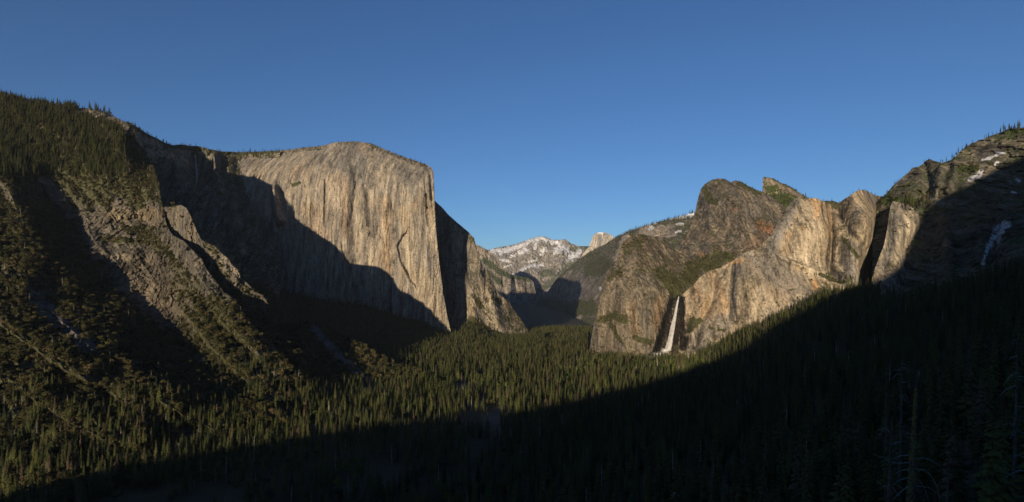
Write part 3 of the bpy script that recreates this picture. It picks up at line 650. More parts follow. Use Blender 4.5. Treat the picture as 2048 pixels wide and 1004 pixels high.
S['right'] = sheet("right_mountainside",
    [(1745, 405), (1762, 397), (1778, 380), (1790, 368), (1804, 356), (1814, 348), (1826, 336), (1838, 333), (1850, 322), (1858, 318), (1872, 322), (1884, 325), (1898, 322), (1910, 314), (1920, 303), (1930, 296), (1944, 286), (1962, 280), (1980, 272),
     (2000, 266), (2020, 258), (2048, 254), (2120, 230), (2300, 190)],
    [(1745, 700), (1900, 760), (2300, 800)],
    [(1750, 402, 2000), (1850, 322, 1950), (1930, 296, 1850), (2048, 254, 1750), (2300, 190, 1600), (1790, 420, 1800), (1850, 400, 1750), (1840, 470, 1700), (1950, 400, 1600), (2048, 400, 1500), (1850, 600, 1400), (1950, 560, 1350), (2048, 520, 1200), (2300, 500, 1000),
     (1900, 700, 1050), (2048, 650, 950), (1780, 600, 1500), (2300, 780, 700)],
    alb=.36, amp=18, wave=95, vst=.5, jag=2.0, mat=M_SLOPE, veg=.5, vegslope=.45, vegcol=SCRUBG, orange=.1, seed=19, base=((.18, .17, .145), (.29, .25, .19), (.42, .37, .29)),
    relief=[([(1850, 330), (1860, 370), (1850, 410)], 8, 8, -30), ([(1880, 340), (1872, 380)], 10, 10, 30), ([(1990, 450), (1985, 520)], 14, 14, -40), ([(1960, 300), (1950, 320)], 16, 16, -14), ([(1912, 330), (1895, 380)], 9, 9, 22), ([(1890, 430), (1900, 560)], 14, 14, 30)],
    paint=[('snow', [(1965, 320), (1985, 314), (2000, 307), (2010, 306)], 1.8, 1), ('snow', [(1940, 358), (1958, 350), (1966, 344)], 3.4, 1), ('snow', [(1990, 328), (1996, 325)], 2, 1), ('snow', [(2032, 358), (2040, 362)], 2.2, 1), ('snow', [(1862, 392), (1860, 398)], 2, 1), ('snow', [(1866, 404), (1870, 405)], 1.6, 1),
           ('snow', [(2014, 448), (2000, 456), (1992, 466)], 5, 1), ('snow', [(2004, 462), (1986, 480), (1976, 495)], 4, 1), ('snow', [(1978, 492), (1970, 512), (1966, 526)], 2.4, 1), ('snow', [(2000, 470), (1994, 484)], 3, 1), ('snow', [(2024, 384), (2032, 385)], 1.2, 1),
           ((.13, .125, .115), [(1960, 305), (1985, 300), (2000, 300)], 10, .9), ('bare', [(1955, 305), (2000, 298)], 12, 1), ('veg', [(2010, 264), (2048, 262)], 6, 1), ('veg', [(1920, 340), (1950, 335)], 8, 1), ('veg', [(1760, 400), (1830, 405)], 9, 1), ('bare', [(1795, 362), (1825, 342), (1835, 350)], 9, 1), (PALE, [(1798, 362), (1822, 346)], 5, .6),
           ('veg', [(1850, 640), (2048, 600), (2200, 600)], 60, 1)],
    label="rugged right mountainside with snow patches, its lower part in deep shade", cat="mountain")
S['near'] = sheet("near_wooded_slope",
    [(1000, 802), (1060, 790), (1120, 775), (1180, 752), (1230, 728), (1290, 722), (1340, 722), (1390, 712), (1430, 700), (1470, 678), (1500, 662), (1530, 650), (1570, 632), (1610, 612), (1650, 592), (1690, 585), (1720, 580), (1760, 590), (1820, 600), (1880, 590), (1950, 570), (2048, 540), (2300, 500)],
    [(1000, 830), (1060, 1400), (2300, 1400)],
    [(1000, 802, 1320), (1120, 775, 1500), (1230, 735, 1850), (1340, 722, 1950), (1430, 700, 1900), (1500, 662, 1830), (1610, 612, 1700), (1720, 580, 1560), (1880, 590, 1250), (2048, 540, 1050), (2300, 500, 850), (1050, 900, 900), (1200, 850, 1020), (1400, 800, 1150), (1600, 750, 980), (1800, 720, 780), (2048, 700, 560),
     (1100, 1000, 620), (1400, 1000, 420), (1700, 1000, 290), (2048, 1000, 190), (1060, 1140, 420), (1500, 1140, 230), (2300, 1140, 140), (2300, 800, 300), (1100, 1390, 220), (1700, 1390, 115), (2300, 1390, 80)],
    step=2.2, amp=8, wave=120, vst=1, jag=1.5, mat=M_SLOPE, veg=1, vegslope=.05, vegcol=(.03, .032, .018), seed=20, cat="slope", back=((30, -5), (100, -25), (300, -200)),
    paint=[('bare', [(1300, 715), (1345, 700)], 6, .8)],
    label="shaded forest slope falling from the lower right corner into the valley")

# --- valley floor: one sheet to the horizon -------------------------
gx = np.concatenate([np.linspace(-40000, -4000, 20)[:-1], np.linspace(-4000, 4000, 260), np.linspace(4000, 40000, 20)[1:]])
gy = np.concatenate([np.linspace(-9000, 200, 14)[:-1], np.linspace(200, 6000, 330), np.linspace(6000, 60000, 20)[1:]])
GX, GY = np.meshgrid(gx, gy)
def floor_z(x, y):
    return FLOOR + 7 * fbm(x / 400.0, y / 400.0, 0.3, 4) - np.clip(y - 1500, 0, 5500) * 0.03
GZ = floor_z(GX, GY)
nn = fbm(GX / 120.0, GY / 120.0, 2.0, 4)
cc = np.array((0.045, 0.040, 0.024)) * (1 + 0.6 * nn[..., None])
mead = sstep(1.0, 0.6, np.hypot((GX - 55) / 130.0, (GY - 1150) / 210.0) + 0.3 * nn)[..., None]
cc = cc * (1 - mead) + np.array((0.20, 0.14, 0.105)) * mead
ground = grid_mesh("valley_floor", np.stack([GX, GY, GZ], -1), np.clip(cc, .01, .8), M_SOIL)
tag(ground, "flat wooded valley floor with a small brown meadow", "ground", kind="structure")

# --- the hill behind the viewpoint, which throws the long evening shadow
edge = [(-100, 1040, 650), (60, 985, 720), (200, 955, 790), (330, 925, 880), (420, 900, 960), (560, 872, 1010), (700, 848, 1100), (840, 828, 1190), (980, 815, 1250), (1090, 802, 1320), (1180, 785, 1420), (1290, 760, 1560), (1400, 728, 1700), (1460, 700, 1760), (1500, 672, 1790),
        (1560, 640, 1760), (1620, 606, 1700), (1700, 578, 1640), (1760, 560, 1590), (1800, 530, 1600), (1830, 480, 1650), (1845, 420, 1720), (1880, 392, 1680), (1930, 372, 1640), (1970, 348, 1600), (2010, 325, 1570), (2048, 303, 1550), (2200, 240, 1500)]
HB = 750.0
cr = []
for px, py, d in edge:
    p = at(px, py, d); t = (d + HB) / math.cos(a)
    cr.append((p.x - t * math.sin(a), p.z + t * math.tan(e)))
cr.sort()
cr = np.array([(-6000, -260), (-2400, -200)] + cr + [(1600, cr[-1][1] + 330), (4000, cr[-1][1] + 200)])
hx = np.unique(np.concatenate([np.linspace(-6000, 4000, 500), np.linspace(-160, 160, 65)]))
hz = np.interp(hx, cr[:, 0], cr[:, 1]) + 5 * fbm(hx / 60.0, 0.2, 0.7, 4)
hy = np.array([-3500, -2200, -1400, -1000, -850, -780, -HB, -720, -650, -500, -400, -330, -280, -240, -205, -170, -140, -110, -80, -50, -20])
fall = np.where(hy < -HB, (-HB - hy) * 0.45, (hy + HB) * 0.85)
HX, HY2 = np.meshgrid(hx, hy)
HZ = np.maximum(hz[None, :] - fall[:, None] + 6 * fbm(HX / 90.0, HY2 / 90.0, 3.0, 3) * (np.abs(HY2 + HB) > 5), FLOOR - 20)
HZ = np.maximum(HZ, 30 - 0.62 * np.maximum(np.hypot(HX - 4, HY2 + 205) - 25, 0) + 3 * fbm(HX / 20.0, HY2 / 20.0, 1.0, 3))  # added knoll, unseen, shaped to keep sun off the near dead trees
hc = np.ones(HX.shape + (3,)) * np.array((0.045, 0.048, 0.026))
hill = grid_mesh("hill", np.stack([HX, HY2, HZ], -1), hc, M_SLOPE)
tag(hill, "wooded hill rising behind the viewpoint", "hill", kind="structure")

# ------------------------------------------------------------------ trees
def conifer_parts(seed, H=36.0, R=5.2, whorls=16, per=8, bare=0.12, droop=0.35, sparse=0.0):
    r = random.Random(seed)
    V, Fc = [], []
    ex = r.uniform(.55, .85)
    for k in range(whorls):
        t = k / (whorls - 1)
        z = H * (bare + (1 - bare) * t)
        rad = R * ((1 - t) ** ex + 0.05) * r.uniform(0.78, 1.12)
        if t < 0.12: rad *= 0.65
        n = max(4, int(per * (1 - 0.45 * t)))
        off = r.uniform(0, 6.28)
        for j in range(n):
            if r.random() < sparse: continue
            an = off + 6.283 * j / n + r.uniform(-.3, .3)
            L = rad * r.uniform(0.65, 1.2)
            w = L * r.uniform(0.26, 0.42) + 0.25
            zz = z + r.uniform(-.5, .5) * H / whorls
            ca, sa = math.cos(an), math.sin(an)
            def pt(u, s, dz):
                return (ca * u - sa * s, sa * u + ca * s, zz + dz)
            i = len(V)
            dr = droop * L
            V += [pt(0.02 * L, 0, 0.30 * L), pt(.5 * L, w, -.25 * dr - .25), pt(.55 * L, -w, -.25 * dr - .35), pt(.62 * L, 0, .06 * L), pt(L, r.uniform(-.3, .3) * w, -dr), pt(.25 * L, 0, -.5 * dr - .6)]
            Fc += [(i, i + 1, i + 3), (i, i + 3, i + 2), (i + 3, i + 1, i + 4), (i + 3, i + 4, i + 2), (i + 5, i + 2, i + 1)]
    i = len(V)
    V += [(.25, 0, H * .93), (-.15, .22, H * .93), (-.15, -.22, H * .93), (0, 0, H * 1.03)]
    Fc += [(i, i + 1, i + 3), (i + 1, i + 2, i + 3), (i + 2, i, i + 3)]
    crown = tri_mesh("crown", V, Fc, M_NEEDLE)
    return crown, trunk_mesh(H * 0.95, H * 0.0125 + .08, M_BARK, seed)


def trunk_mesh(H, r0, mat, seed, lean=0.0, n=6, segs=5, name="trunk"):
    r = random.Random(seed)
    V, Fc = [], []
    ox = oy = 0
    for k in range(segs + 1):
        t = k / segs
        rr = r0 * (1 - t) ** 0.8 + 0.03
        ox += r.uniform(-.15, .15) + lean * H / segs; oy += r.uniform(-.15, .15)
        for j in range(n):
            an = 6.283 * j / n
            V.append((ox + rr * math.cos(an), oy + rr * math.sin(an), H * t - (1.5 if k == 0 else 0)))
    for k in range(segs):
        for j in range(n):
            a0, b0 = k * n + j, k * n + (j + 1) % n
            Fc.append((a0, b0, b0 + n, a0 + n))
    return tri_mesh(name, V, Fc, mat)


def oak_parts(seed, H=9.0, R=4.6, lobes=7, leaves=60, mat=None):
    r = random.Random(seed)
    V, Fc = [], []
    for l in range(lobes):
        an = r.uniform(0, 6.28); d = r.uniform(.15, .62) * R
        c = (d * math.cos(an), d * math.sin(an), H * r.uniform(.42, .78))
        lr = R * r.uniform(.34, .58)
        for k in range(leaves):
            u = Vector((r.gauss(0, 1), r.gauss(0, 1), r.gauss(0.25, 1))).normalized()
            rr = lr * r.uniform(.65, 1.08)
            p = Vector(c) + Vector((u.x * rr, u.y * rr, u.z * rr * .8))
            nrm = (u + Vector((r.gauss(0, .5), r.gauss(0, .5), r.gauss(0, .5)))).normalized()
            t1 = nrm.orthogonal().normalized(); t2 = nrm.cross(t1)
            s = R * r.uniform(.075, .15)
            i = len(V)
            V += [p + t1 * s, p + t2 * s * .8, p - t1 * s, p - t2 * s * .9]
            Fc.append((i, i + 1, i + 2, i + 3))
    return tri_mesh("crown", V, Fc, mat or M_OAK), trunk_mesh(H * .6, .28, M_BARK, seed)


def tube(V, Fc, pts, r0, r1, n=5):
    base = len(V)
    pts = [Vector(p) for p in pts]
    for k, p in enumerate(pts):
        q = pts[min(k + 1, len(pts) - 1)] - pts[max(k - 1, 0)]
        if q.length < 1e-6: q = Vector((0, 0, 1))
        t1 = q.orthogonal().normalized(); t2 = q.normalized().cross(t1)
        rr = r0 + (r1 - r0) * k / (len(pts) - 1)
        for j in range(n):
            an = 6.283 * j / n
            V.append(p + t1 * rr * math.cos(an) + t2 * rr * math.sin(an))
    for k in range(len(pts) - 1):
        for j in range(n):
            a0, b0 = base + k * n + j, base + k * n + (j + 1) % n
            Fc.append((a0, b0, b0 + n, a0 + n))


def snag_parts(seed, H=28.0):
    r = random.Random(seed)
    V, Fc = [], []
    for k in range(22):
        z = H * r.uniform(.3, .97); an = r.uniform(0, 6.28); L = (H - z) * .16 + r.uniform(.5, 1.6)
        ca, sa = math.cos(an), math.sin(an)
        tube(V, Fc, [(0, 0, z), (ca * L * .5, sa * L * .5, z + .1), (ca * L, sa * L, z - L * .3)], .09, .03, 3)
    return tri_mesh("branches", V, Fc, M_GREYWOOD), trunk_mesh(H, .38, M_GREYWOOD, seed, lean=r.uniform(-.04, .04))


PROTO = {
    'conifer': [conifer_parts(s, *p) for s, p in [(1, (38, 4.6, 18, 8)), (2, (42, 5.0, 18, 8, .2, .35, .12)), (3, (33, 5.4, 15, 9, .08)), (4, (36, 3.9, 17, 7, .25, .3, .2)), (5, (30, 4.8, 13, 8, .1, .25, .05)), (6, (31, 6.4, 9, 8, .38, .1, .15)), (7, (26, 6.0, 8, 9, .25, .05, .1)), (8, (44, 4.4, 20, 7, .15, .4, .25))]],
    'oak': [oak_parts(s, h, rr, lb) for s, h, rr, lb in [(11, 9, 4.8, 8), (12, 7.5, 4.4, 6), (13, 11, 5.0, 9), (14, 6, 4.6, 6)]],
    'maple': [oak_parts(s, h, rr, lb, 70, M_MAPLE) for s, h, rr, lb in [(21, 17, 5.5, 9), (22, 21, 6.0, 10)]],
    'snag': [snag_parts(s, h) for s, h in [(31, 30), (32, 24), (33, 36)]],
}
PH = {'conifer': [38, 42, 33, 36, 30, 31, 26, 44], 'oak': [9, 7.5, 11, 6], 'maple': [17, 21], 'snag': [30, 24, 36]}
PR = {'conifer': 4.2, 'oak': 4.8, 'maple': 5.5, 'snag': 1.0}
TREES = []   # kind, variant, x, y, z, scale, rotation, region


def put(kind, p, sc, region, nvar=None):
    TREES.append((kind, int(rng.integers(len(PROTO[kind]))), p[0], p[1], p[2], sc, float(rng.uniform(0, 6.28)), region))


def scatter(sh, dens, chooser, region, vegmin=0.35, xlim=(-60, 2110), ymax=1120):
    """trees over a landform at a density per square metre of ground; chooser(px, py) -> kind, size or None"""
    P, veg, N = sh['P'], sh['veg'], sh['N']
    A = np.linalg.norm(np.cross(P[1:, :-1] - P[:-1, :-1], P[:-1, 1:] - P[:-1, :-1]), axis=-1)
    nz = np.clip(N[:-1, :-1, 2], 0.0, 1)
    px, py = sh['PX'][:-1, :-1], sh['PY'][:-1, :-1]
    w = A * np.clip(nz + .12, 0, 1) * (veg[:-1, :-1] > vegmin) * (px > xlim[0]) * (px < xlim[1]) * (py < ymax)
    lam = w * dens
    cnt = rng.poisson(np.clip(lam, 0, 3))
    I, J = np.nonzero(cnt)
    for i, j in zip(I, J):
        for _ in range(cnt[i, j]):
            c = chooser(px[i, j], py[i, j], P[i, j])
            if c is None: continue
            u, v = rng.random(2)
            p = P[i, j] + u * (P[i + 1, j] - P[i, j]) + v * (P[i, j + 1] - P[i, j])
            put(c[0], (p[0], p[1], p[2] - .3), c[1], region)


def crest(sh, x0, x1, n, kind, s0, s1, region, rows=3):
    """single trees standing along a skyline"""
    px = sh['PX'][0]
    J = np.nonzero((px > x0) & (px < x1))[0]
    for _ in range(n):
        j = int(rng.choice(J)); i = int(rng.integers(0, rows))
        p = sh['P'][i, j]
        put(kind, (p[0], p[1], p[2] - .5), rng.uniform(s0, s1), region)


U = rng.uniform
def noise2(x, y, s):
    return float(perlin(x / s, y / s, 0.37))

def ch_left(px, py, p):
    n = noise2(p[0], p[1], 130)
    conif = (py < 355 and px < 250 and py < 400 - .2 * px) or py > 815 + 90 * n or (px > 560 and py > 790)
    if py > 720 and n > .3: conif = True
    if noise2(p[0], p[2] * 1.5 + p[1], 38) < -.22 and py > 380: return None
    if U() < .025: return ('snag', U(.5, .9))
    if conif:
        if U() < (.8 if py < 420 else .5): return ('conifer', U(.6, 1.25) if py < 420 else U(.5, 1.0))
        return None if U() < .2 else ('oak', U(.9, 1.9))
    if U() < .03: return ('conifer', U(.4, .7))
    return ('oak', .8 + 1.3 * U() ** 1.5 if py > 420 else U(.7, 1.5))

def ch_spur(px, py, p):
    if py > 770 or U() < .04: return ('conifer', U(.45, .8))
    return ('oak', .7 + 1.4 * U() ** 1.5)

scatter(S['left'], 1 / 75, ch_left, 'left', .45)
scatter(S['spurb'], 1 / 120, ch_spur, 'spurs', .5)
scatter(S['spurc'], 1 / 120, ch_spur, 'spurs', .4)
scatter(S['talus'], 1 / 190, lambda px, py, p: ('conifer', U(.5, .95)) if U() < .8 else ('oak', U(.8, 1.2)), 'talus', .3)
scatter(S['near'], 1 / 170, lambda px, py, p: (('maple', U(.6, 1.1)) if (1250 < px < 1440 and py < 762 and U() < .45) else ('conifer', .45 + .75 * U())) if U() < .97 else ('snag', U(.7, 1.1)), 'near', .2)
scatter(S['recess'], 1 / 260, lambda px, py, p: ('conifer', U(.4, .8)), 'rim', .5, ymax=420)
scatter(S['capitan'], 1 / 420, lambda px, py, p: ('conifer', U(.3, .6)), 'rim', .4, ymax=345)
scatter(S['east'], 1 / 330, lambda px, py, p: ('conifer', U(.35, .7)), 'talus', .5)
scatter(S['gunsight'], 1 / 260, lambda px, py, p: ('conifer', U(.3, .7)) if U() < .5 else ('oak', U(.6, 1)), 'cathedral', .5)
scatter(S['middle'], 1 / 300, lambda px, py, p: ('conifer', U(.3, .6)) if U() < .5 else ('oak', U(.6, 1)), 'cathedral', .5)
scatter(S['lower'], 1 / 170, lambda px, py, p: ('conifer', U(.35, .7)) if U() < .3 else ('oak', U(.5, 1.1)), 'cathedral', .5)
scatter(S['wall'], 1 / 150, lambda px, py, p: ('conifer', U(.35, .7)) if U() < .4 else ('oak', U(.5, 1.1)), 'cathedral', .5)
scatter(S['right'], 1 / 260, lambda px, py, p: ('conifer', U(.35, .75)) if U() < .6 else ('oak', U(.5, 1)), 'right', .5)
scatter(S['sentinel'], 1 / 800, lambda px, py, p: ('conifer', U(.6, 1.1)), 'ridge', .5, xlim=(1040, 1480))
scatter(S['backforest'], 1 / 400, lambda px, py, p: ('conifer', U(.5, .8)), 'ridge', .3)
crest(S['left'], -10, 150, 70, 'conifer', .5, .85, 'left')
crest(S['left'], 150, 262, 30, 'conifer', .25, .5, 'left')
crest(S['recess'], 262, 560, 260, 'conifer', .25, .75, 'rim', 9)
crest(S['capitan'], 560, 860, 230, 'conifer', .15, .55, 'rim', 9)
crest(S['sentinel'], 1150, 1400, 200, 'conifer', .7, 1.3, 'ridge', 6)
crest(S['right'], 1750, 1870, 24, 'conifer', .2, .4, 'right', 5)
crest(S['right'], 1870, 2048, 34, 'conifer', .3, .65, 'right', 5)
crest(S['right'], 2000, 2048, 10, 'conifer', .6, .8, 'right', 4)
crest(S['gunsight'], 1530, 1620, 26, 'conifer', .22, .4, 'cathedral')
crest(S['middle'], 1410, 1520, 26, 'conifer', .18, .32, 'cathedral')
crest(S['wall'], 1700, 1780, 14, 'conifer', .2, .4, 'cathedral')
crest(S['near'], 1270, 1560, 90, 'conifer', .55, .95, 'near', 5)
crest(S['near'], 1540, 1740, 60, 'conifer', .6, .9, 'near', 6)
crest(S['spurc'], 640, 880, 60, 'oak', .6, 1.2, 'spurs')
crest(S['spurb'], 400, 620, 70, 'oak', .4, .9, 'spurs')
for k_ in ('lower', 'middle', 'wall', 'tower', 'left', 'gunsight', 'right', 'spurb'):
    scatter(S[k_], 1 / 900, lambda px, py, p: ('oak', U(.35, .9)) if U() < .75 else ('conifer', U(.2, .45)), 'left' if k_ == 'left' else 'spurs' if k_ == 'spurb' else 'right' if k_ == 'right' else 'cathedral', -1, ymax=700)
# grove on the ledge above the leaning tower
for _ in range(45):
    q = at(U(1812, 1868), U(392, 412), U(1660, 1720))
    put('conifer', (q.x, q.y, q.z - 4), U(.45, .8), 'right')
# the valley floor
n = 90000
vy = np.sqrt(rng.random(n) * (4500 ** 2 - 480 ** 2) + 480 ** 2)
vx = (rng.uniform(-60, 1420, n) - CX) / F * vy
vz = floor_z(vx, vy)
keep = np.hypot((vx - 55) / 120.0, (vy - 1150) / 200.0) > 1.0
clear = perlin(vx / 90.0, vy / 90.0, 4.4) + .5 * perlin(vx / 35.0, vy / 35.0, 1.4)
keep &= clear < .36
# only where the floor, not a landform, is what one sees
zq = np.full((1004 // 8 + 40, 2048 // 8 + 20), 1e9)
for s_ in SHEETS.values():
    p = s_['P'][::3, ::3].reshape(-1, 3)
    ix = ((CX + F * p[:, 0] / p[:, 1]) / 8).astype(int) + 10; iy = ((HY - F * p[:, 2] / p[:, 1]) / 8).astype(int)
    m = (ix >= 0) & (ix < zq.shape[1]) & (iy >= 0) & (iy < zq.shape[0])
    np.minimum.at(zq, (iy[m], ix[m]), p[m, 1])
tx_ = np.clip(((CX + F * vx / vy) / 8).astype(int) + 10, 0, zq.shape[1] - 1); ty_ = np.clip(((HY - F * (vz + 22) / vy) / 8).astype(int), 0, zq.shape[0] - 1)
keep &= zq[ty_, tx_] > vy * .985 - 15
gr = perlin(vx / 160.0, vy / 160.0, 8.8)
for i in np.nonzero(keep)[0]:
    k = 'snag' if U() < .035 else ('oak' if U() < (.45 if vx[i] < -.45 * vy[i] else .06) else ('maple' if ((gr[i] > .25 or vx[i] > .1 * vy[i]) and vy[i] < 2300 and U() < .4) else 'conifer'))
    put(k, (vx[i], vy[i], vz[i] - .5), U(1.0, 1.8) if k == 'oak' else .45 + .7 * U() ** .8 + .25 * gr[i], 'valley')

# which of them the picture shows, and how large
NT = len(TREES)
TK = np.array([t[0] for t in TREES]); TX = np.array([t[2:7] for t in TREES], float)
SZ = TX[:, 3]
HH = np.array([PH[t[0]][t[1]] for t in TREES]) * SZ
RR = np.array([PR[t[0]] for t in TREES]) * SZ
TPX = CX + F * TX[:, 0] / TX[:, 1]; TPB = HY - F * TX[:, 2] / TX[:, 1]; TPT = HY - F * (TX[:, 2] + HH) / TX[:, 1]; TW = F * RR / TX[:, 1]
Q = 4
zb = np.full((1004 // Q + 1, 2048 // Q + 1), 1e9)
for s_ in SHEETS.values():
    p = s_['P'].reshape(-1, 3)
    ix = ((CX + F * p[:, 0] / p[:, 1]) / Q).astype(int); iy = ((HY - F * p[:, 2] / p[:, 1]) / Q).astype(int)
    m = (ix >= 0) & (ix < zb.shape[1]) & (iy >= 0) & (iy < zb.shape[0])
    np.minimum.at(zb, (iy[m], ix[m]), p[m, 1])
inframe = (TPX > -30) & (TPX < 2078) & (TPB > 0) & (TPT < 1010)
def zat(px, py):
    ix = np.clip((px / Q).astype(int), 0, zb.shape[1] - 1); iy = np.clip((py / Q).astype(int), 0, zb.shape[0] - 1)
    return zb[iy, ix]
hid = (zat(TPX, TPT) < TX[:, 1] * .985 - 15) & (zat(TPX, (TPT + TPB) / 2) < TX[:, 1] * .985 - 15)
ok = inframe & ~hid
order = np.argsort(TX[:, 1])
cov = np.zeros((1004 // 2, 1024), bool)
area = np.zeros(NT)
for i in order:
    if not ok[i]: continue
    x0, x1 = int((TPX[i] - TW[i] * .6) / 2), int((TPX[i] + TW[i] * .6) / 2) + 1
    y0, y1 = int(TPT[i] / 2), int(TPB[i] / 2) + 1
    x0 = max(x0, 0); y0 = max(y0, 0); x1 = min(x1, 1024); y1 = min(y1, 502)
    if x0 >= x1 or y0 >= y1: continue
    c = cov[y0:y1, x0:x1]
    area[i] = (~c).sum() * (1.0 if (x1 - x0) * (y1 - y0) > 4 else .3)
    c[:] = True
def place(kind, reg, px, py, top):
    """where one would look for it, in words"""
    if reg == 'near':
        if py > 880: w_ = "by the shaded bottom edge" + (" near the mossy trunk" if px > 1650 else " beneath the waterfall" if px > 1250 else " below the dark meadow")
        elif px < 1250: w_ = "in the shaded forest just right of the dark meadow"
        elif px < 1460: w_ = "on the slope directly below the waterfall"
        elif px < 1720: w_ = "on the shaded slope below the golden granite wall"
        elif px < 1880: w_ = "on the shaded slope below the leaning rock tower"
        else: w_ = "in shade under the snowy right mountainside"
    elif reg == 'left':
        if py < 400: w_ = "on the forested crown of the left mountain"
        elif py > 760: w_ = "at the left mountainside's wooded foot" + (" near the left edge" if px < 250 else "")
        elif px < 190: w_ = "on the dark scrubby ridge left of the tan rock face"
        elif py < 620: w_ = "on the ledges of the tan rock face"
        else: w_ = "on the oak slope under the tan rock face"
    elif reg == 'spurs': w_ = "on the jagged rocky spur" if py < 640 else "on the lowest left spur with talus streaks"
    elif reg == 'valley':
        if px < 400: w_ = "in the forest of the lower left corner"
        elif px < 760: w_ = "in the forest below the left spurs"
        elif px < 1000: w_ = "in the valley forest below the great granite face"
        elif px < 1180: w_ = "in the forest around the dark meadow"
        else: w_ = "in the sunlit forest left of the waterfall"
    elif reg == 'talus': w_ = "on the slope at the foot of the great granite face"
    elif reg == 'right': w_ = "on the skyline of the right mountainside" if top else "among the rocks of the right mountainside"
    elif reg == 'rim': w_ = "on the clifftop rim left of and over the great face"
    elif reg == 'cathedral':
        w_ = "on the pyramid rock left of the waterfall" if px < 1360 and py > 460 else "on the broad dome and square crag" if py < 480 and px < 1620 else "on the ledges of the golden wall"
    else: w_ = "on the far wooded ridge"
    return w_
KN = {'conifer': ('conifer', 'tree', 'trunk', 'crown'), 'oak': ('oak_tree', 'tree', 'trunk', 'crown'), 'maple': ('leafy_tree', 'tree', 'trunk', 'crown'), 'snag': ('dead_tree', 'dead tree', 'trunk', 'crown')}
single = set()
for kind in PROTO:
    idx = np.nonzero((TK == kind) & (area > 0))[0]
    idx = idx[np.argsort(-area[idx])][:300]
    idx = [i for i in idx if not (TREES[i][7] == 'ridge')]
    single |= set(int(i) for i in idx)
PROTO_OBJ = {}
ROOTS = {}
for i in sorted(single, key=lambda i: -area[i]):
    kind, var, x, y, z, sc, rot, reg = TREES[i]
    nm, cat, tn, cn = KN[kind]
    root = bpy.data.objects.new(nm, None); COL.objects.link(root)
    root.location = (x, y, z); root.rotation_euler = (0, 0, rot); root.scale = (sc, sc, sc)
    w_ = place(kind, reg, TPX[i], TPB[i], TPB[i] < 380)
    hh = HH[i]
    if kind == 'conifer':
        look = "broad blunt-topped pine" if var in (5, 6) else ("tall slender conifer" if hh > 33 else "short narrow conifer" if hh < 22 else "mid-height conifer")
    elif kind == 'oak': look = "large rounded olive oak" if sc > 1.25 else "low round olive oak"
    elif kind == 'maple': look = "tall fresh green leafy tree" if hh > 16 else "young fresh green leafy tree"
    else: look = "tall bare dead tree" if hh > 24 else "short bare dead tree"
    nm = "pine_tree" if look.startswith("broad") else nm
    root.name = nm
    ROOTS[i] = root
    tag(root, look + " " + w_, cat, look + "s " + w_)
    cm, tm = PROTO[kind][var]
    oc = bpy.data.objects.new(cn, cm); ot = bpy.data.objects.new(tn, tm)
    for o_ in (oc, ot):
        COL.objects.link(o_); o_.parent = root
    PROTO_OBJ.setdefault((kind, var), (oc, ot))


# large groups: say where in the group's stretch of the picture a tree stands
GRP = {}
for i, root in ROOTS.items():
    GRP.setdefault(root["label"], []).append(i)
for lab, mem in GRP.items():
    if len(mem) < 7: continue
    mem = sorted(mem, key=lambda i: TPX[i])
    k_ = 5 if len(mem) > 24 else 3
    cols = ["far left", "left", "middle", "right", "far right"] if k_ == 5 else ["left", "middle", "right"]
    for c_ in range(k_):
        part_ = mem[len(mem) * c_ // k_: len(mem) * (c_ + 1) // k_]
        part_ = sorted(part_, key=lambda i: TPB[i])
        rows_ = ["highest", "upper", "lower", "lowest"] if len(part_) >= 4 else ["upper", "lower"]
        for r_ in range(len(rows_)):
            for i in part_[len(part_) * r_ // len(rows_): len(part_) * (r_ + 1) // len(rows_)]:
                ROOTS[i]["label"] = lab + ", " + rows_[r_] + " " + cols[c_]
                if len(ROOTS[i]["label"].split()) > 16:
                    ROOTS[i]["label"] = lab


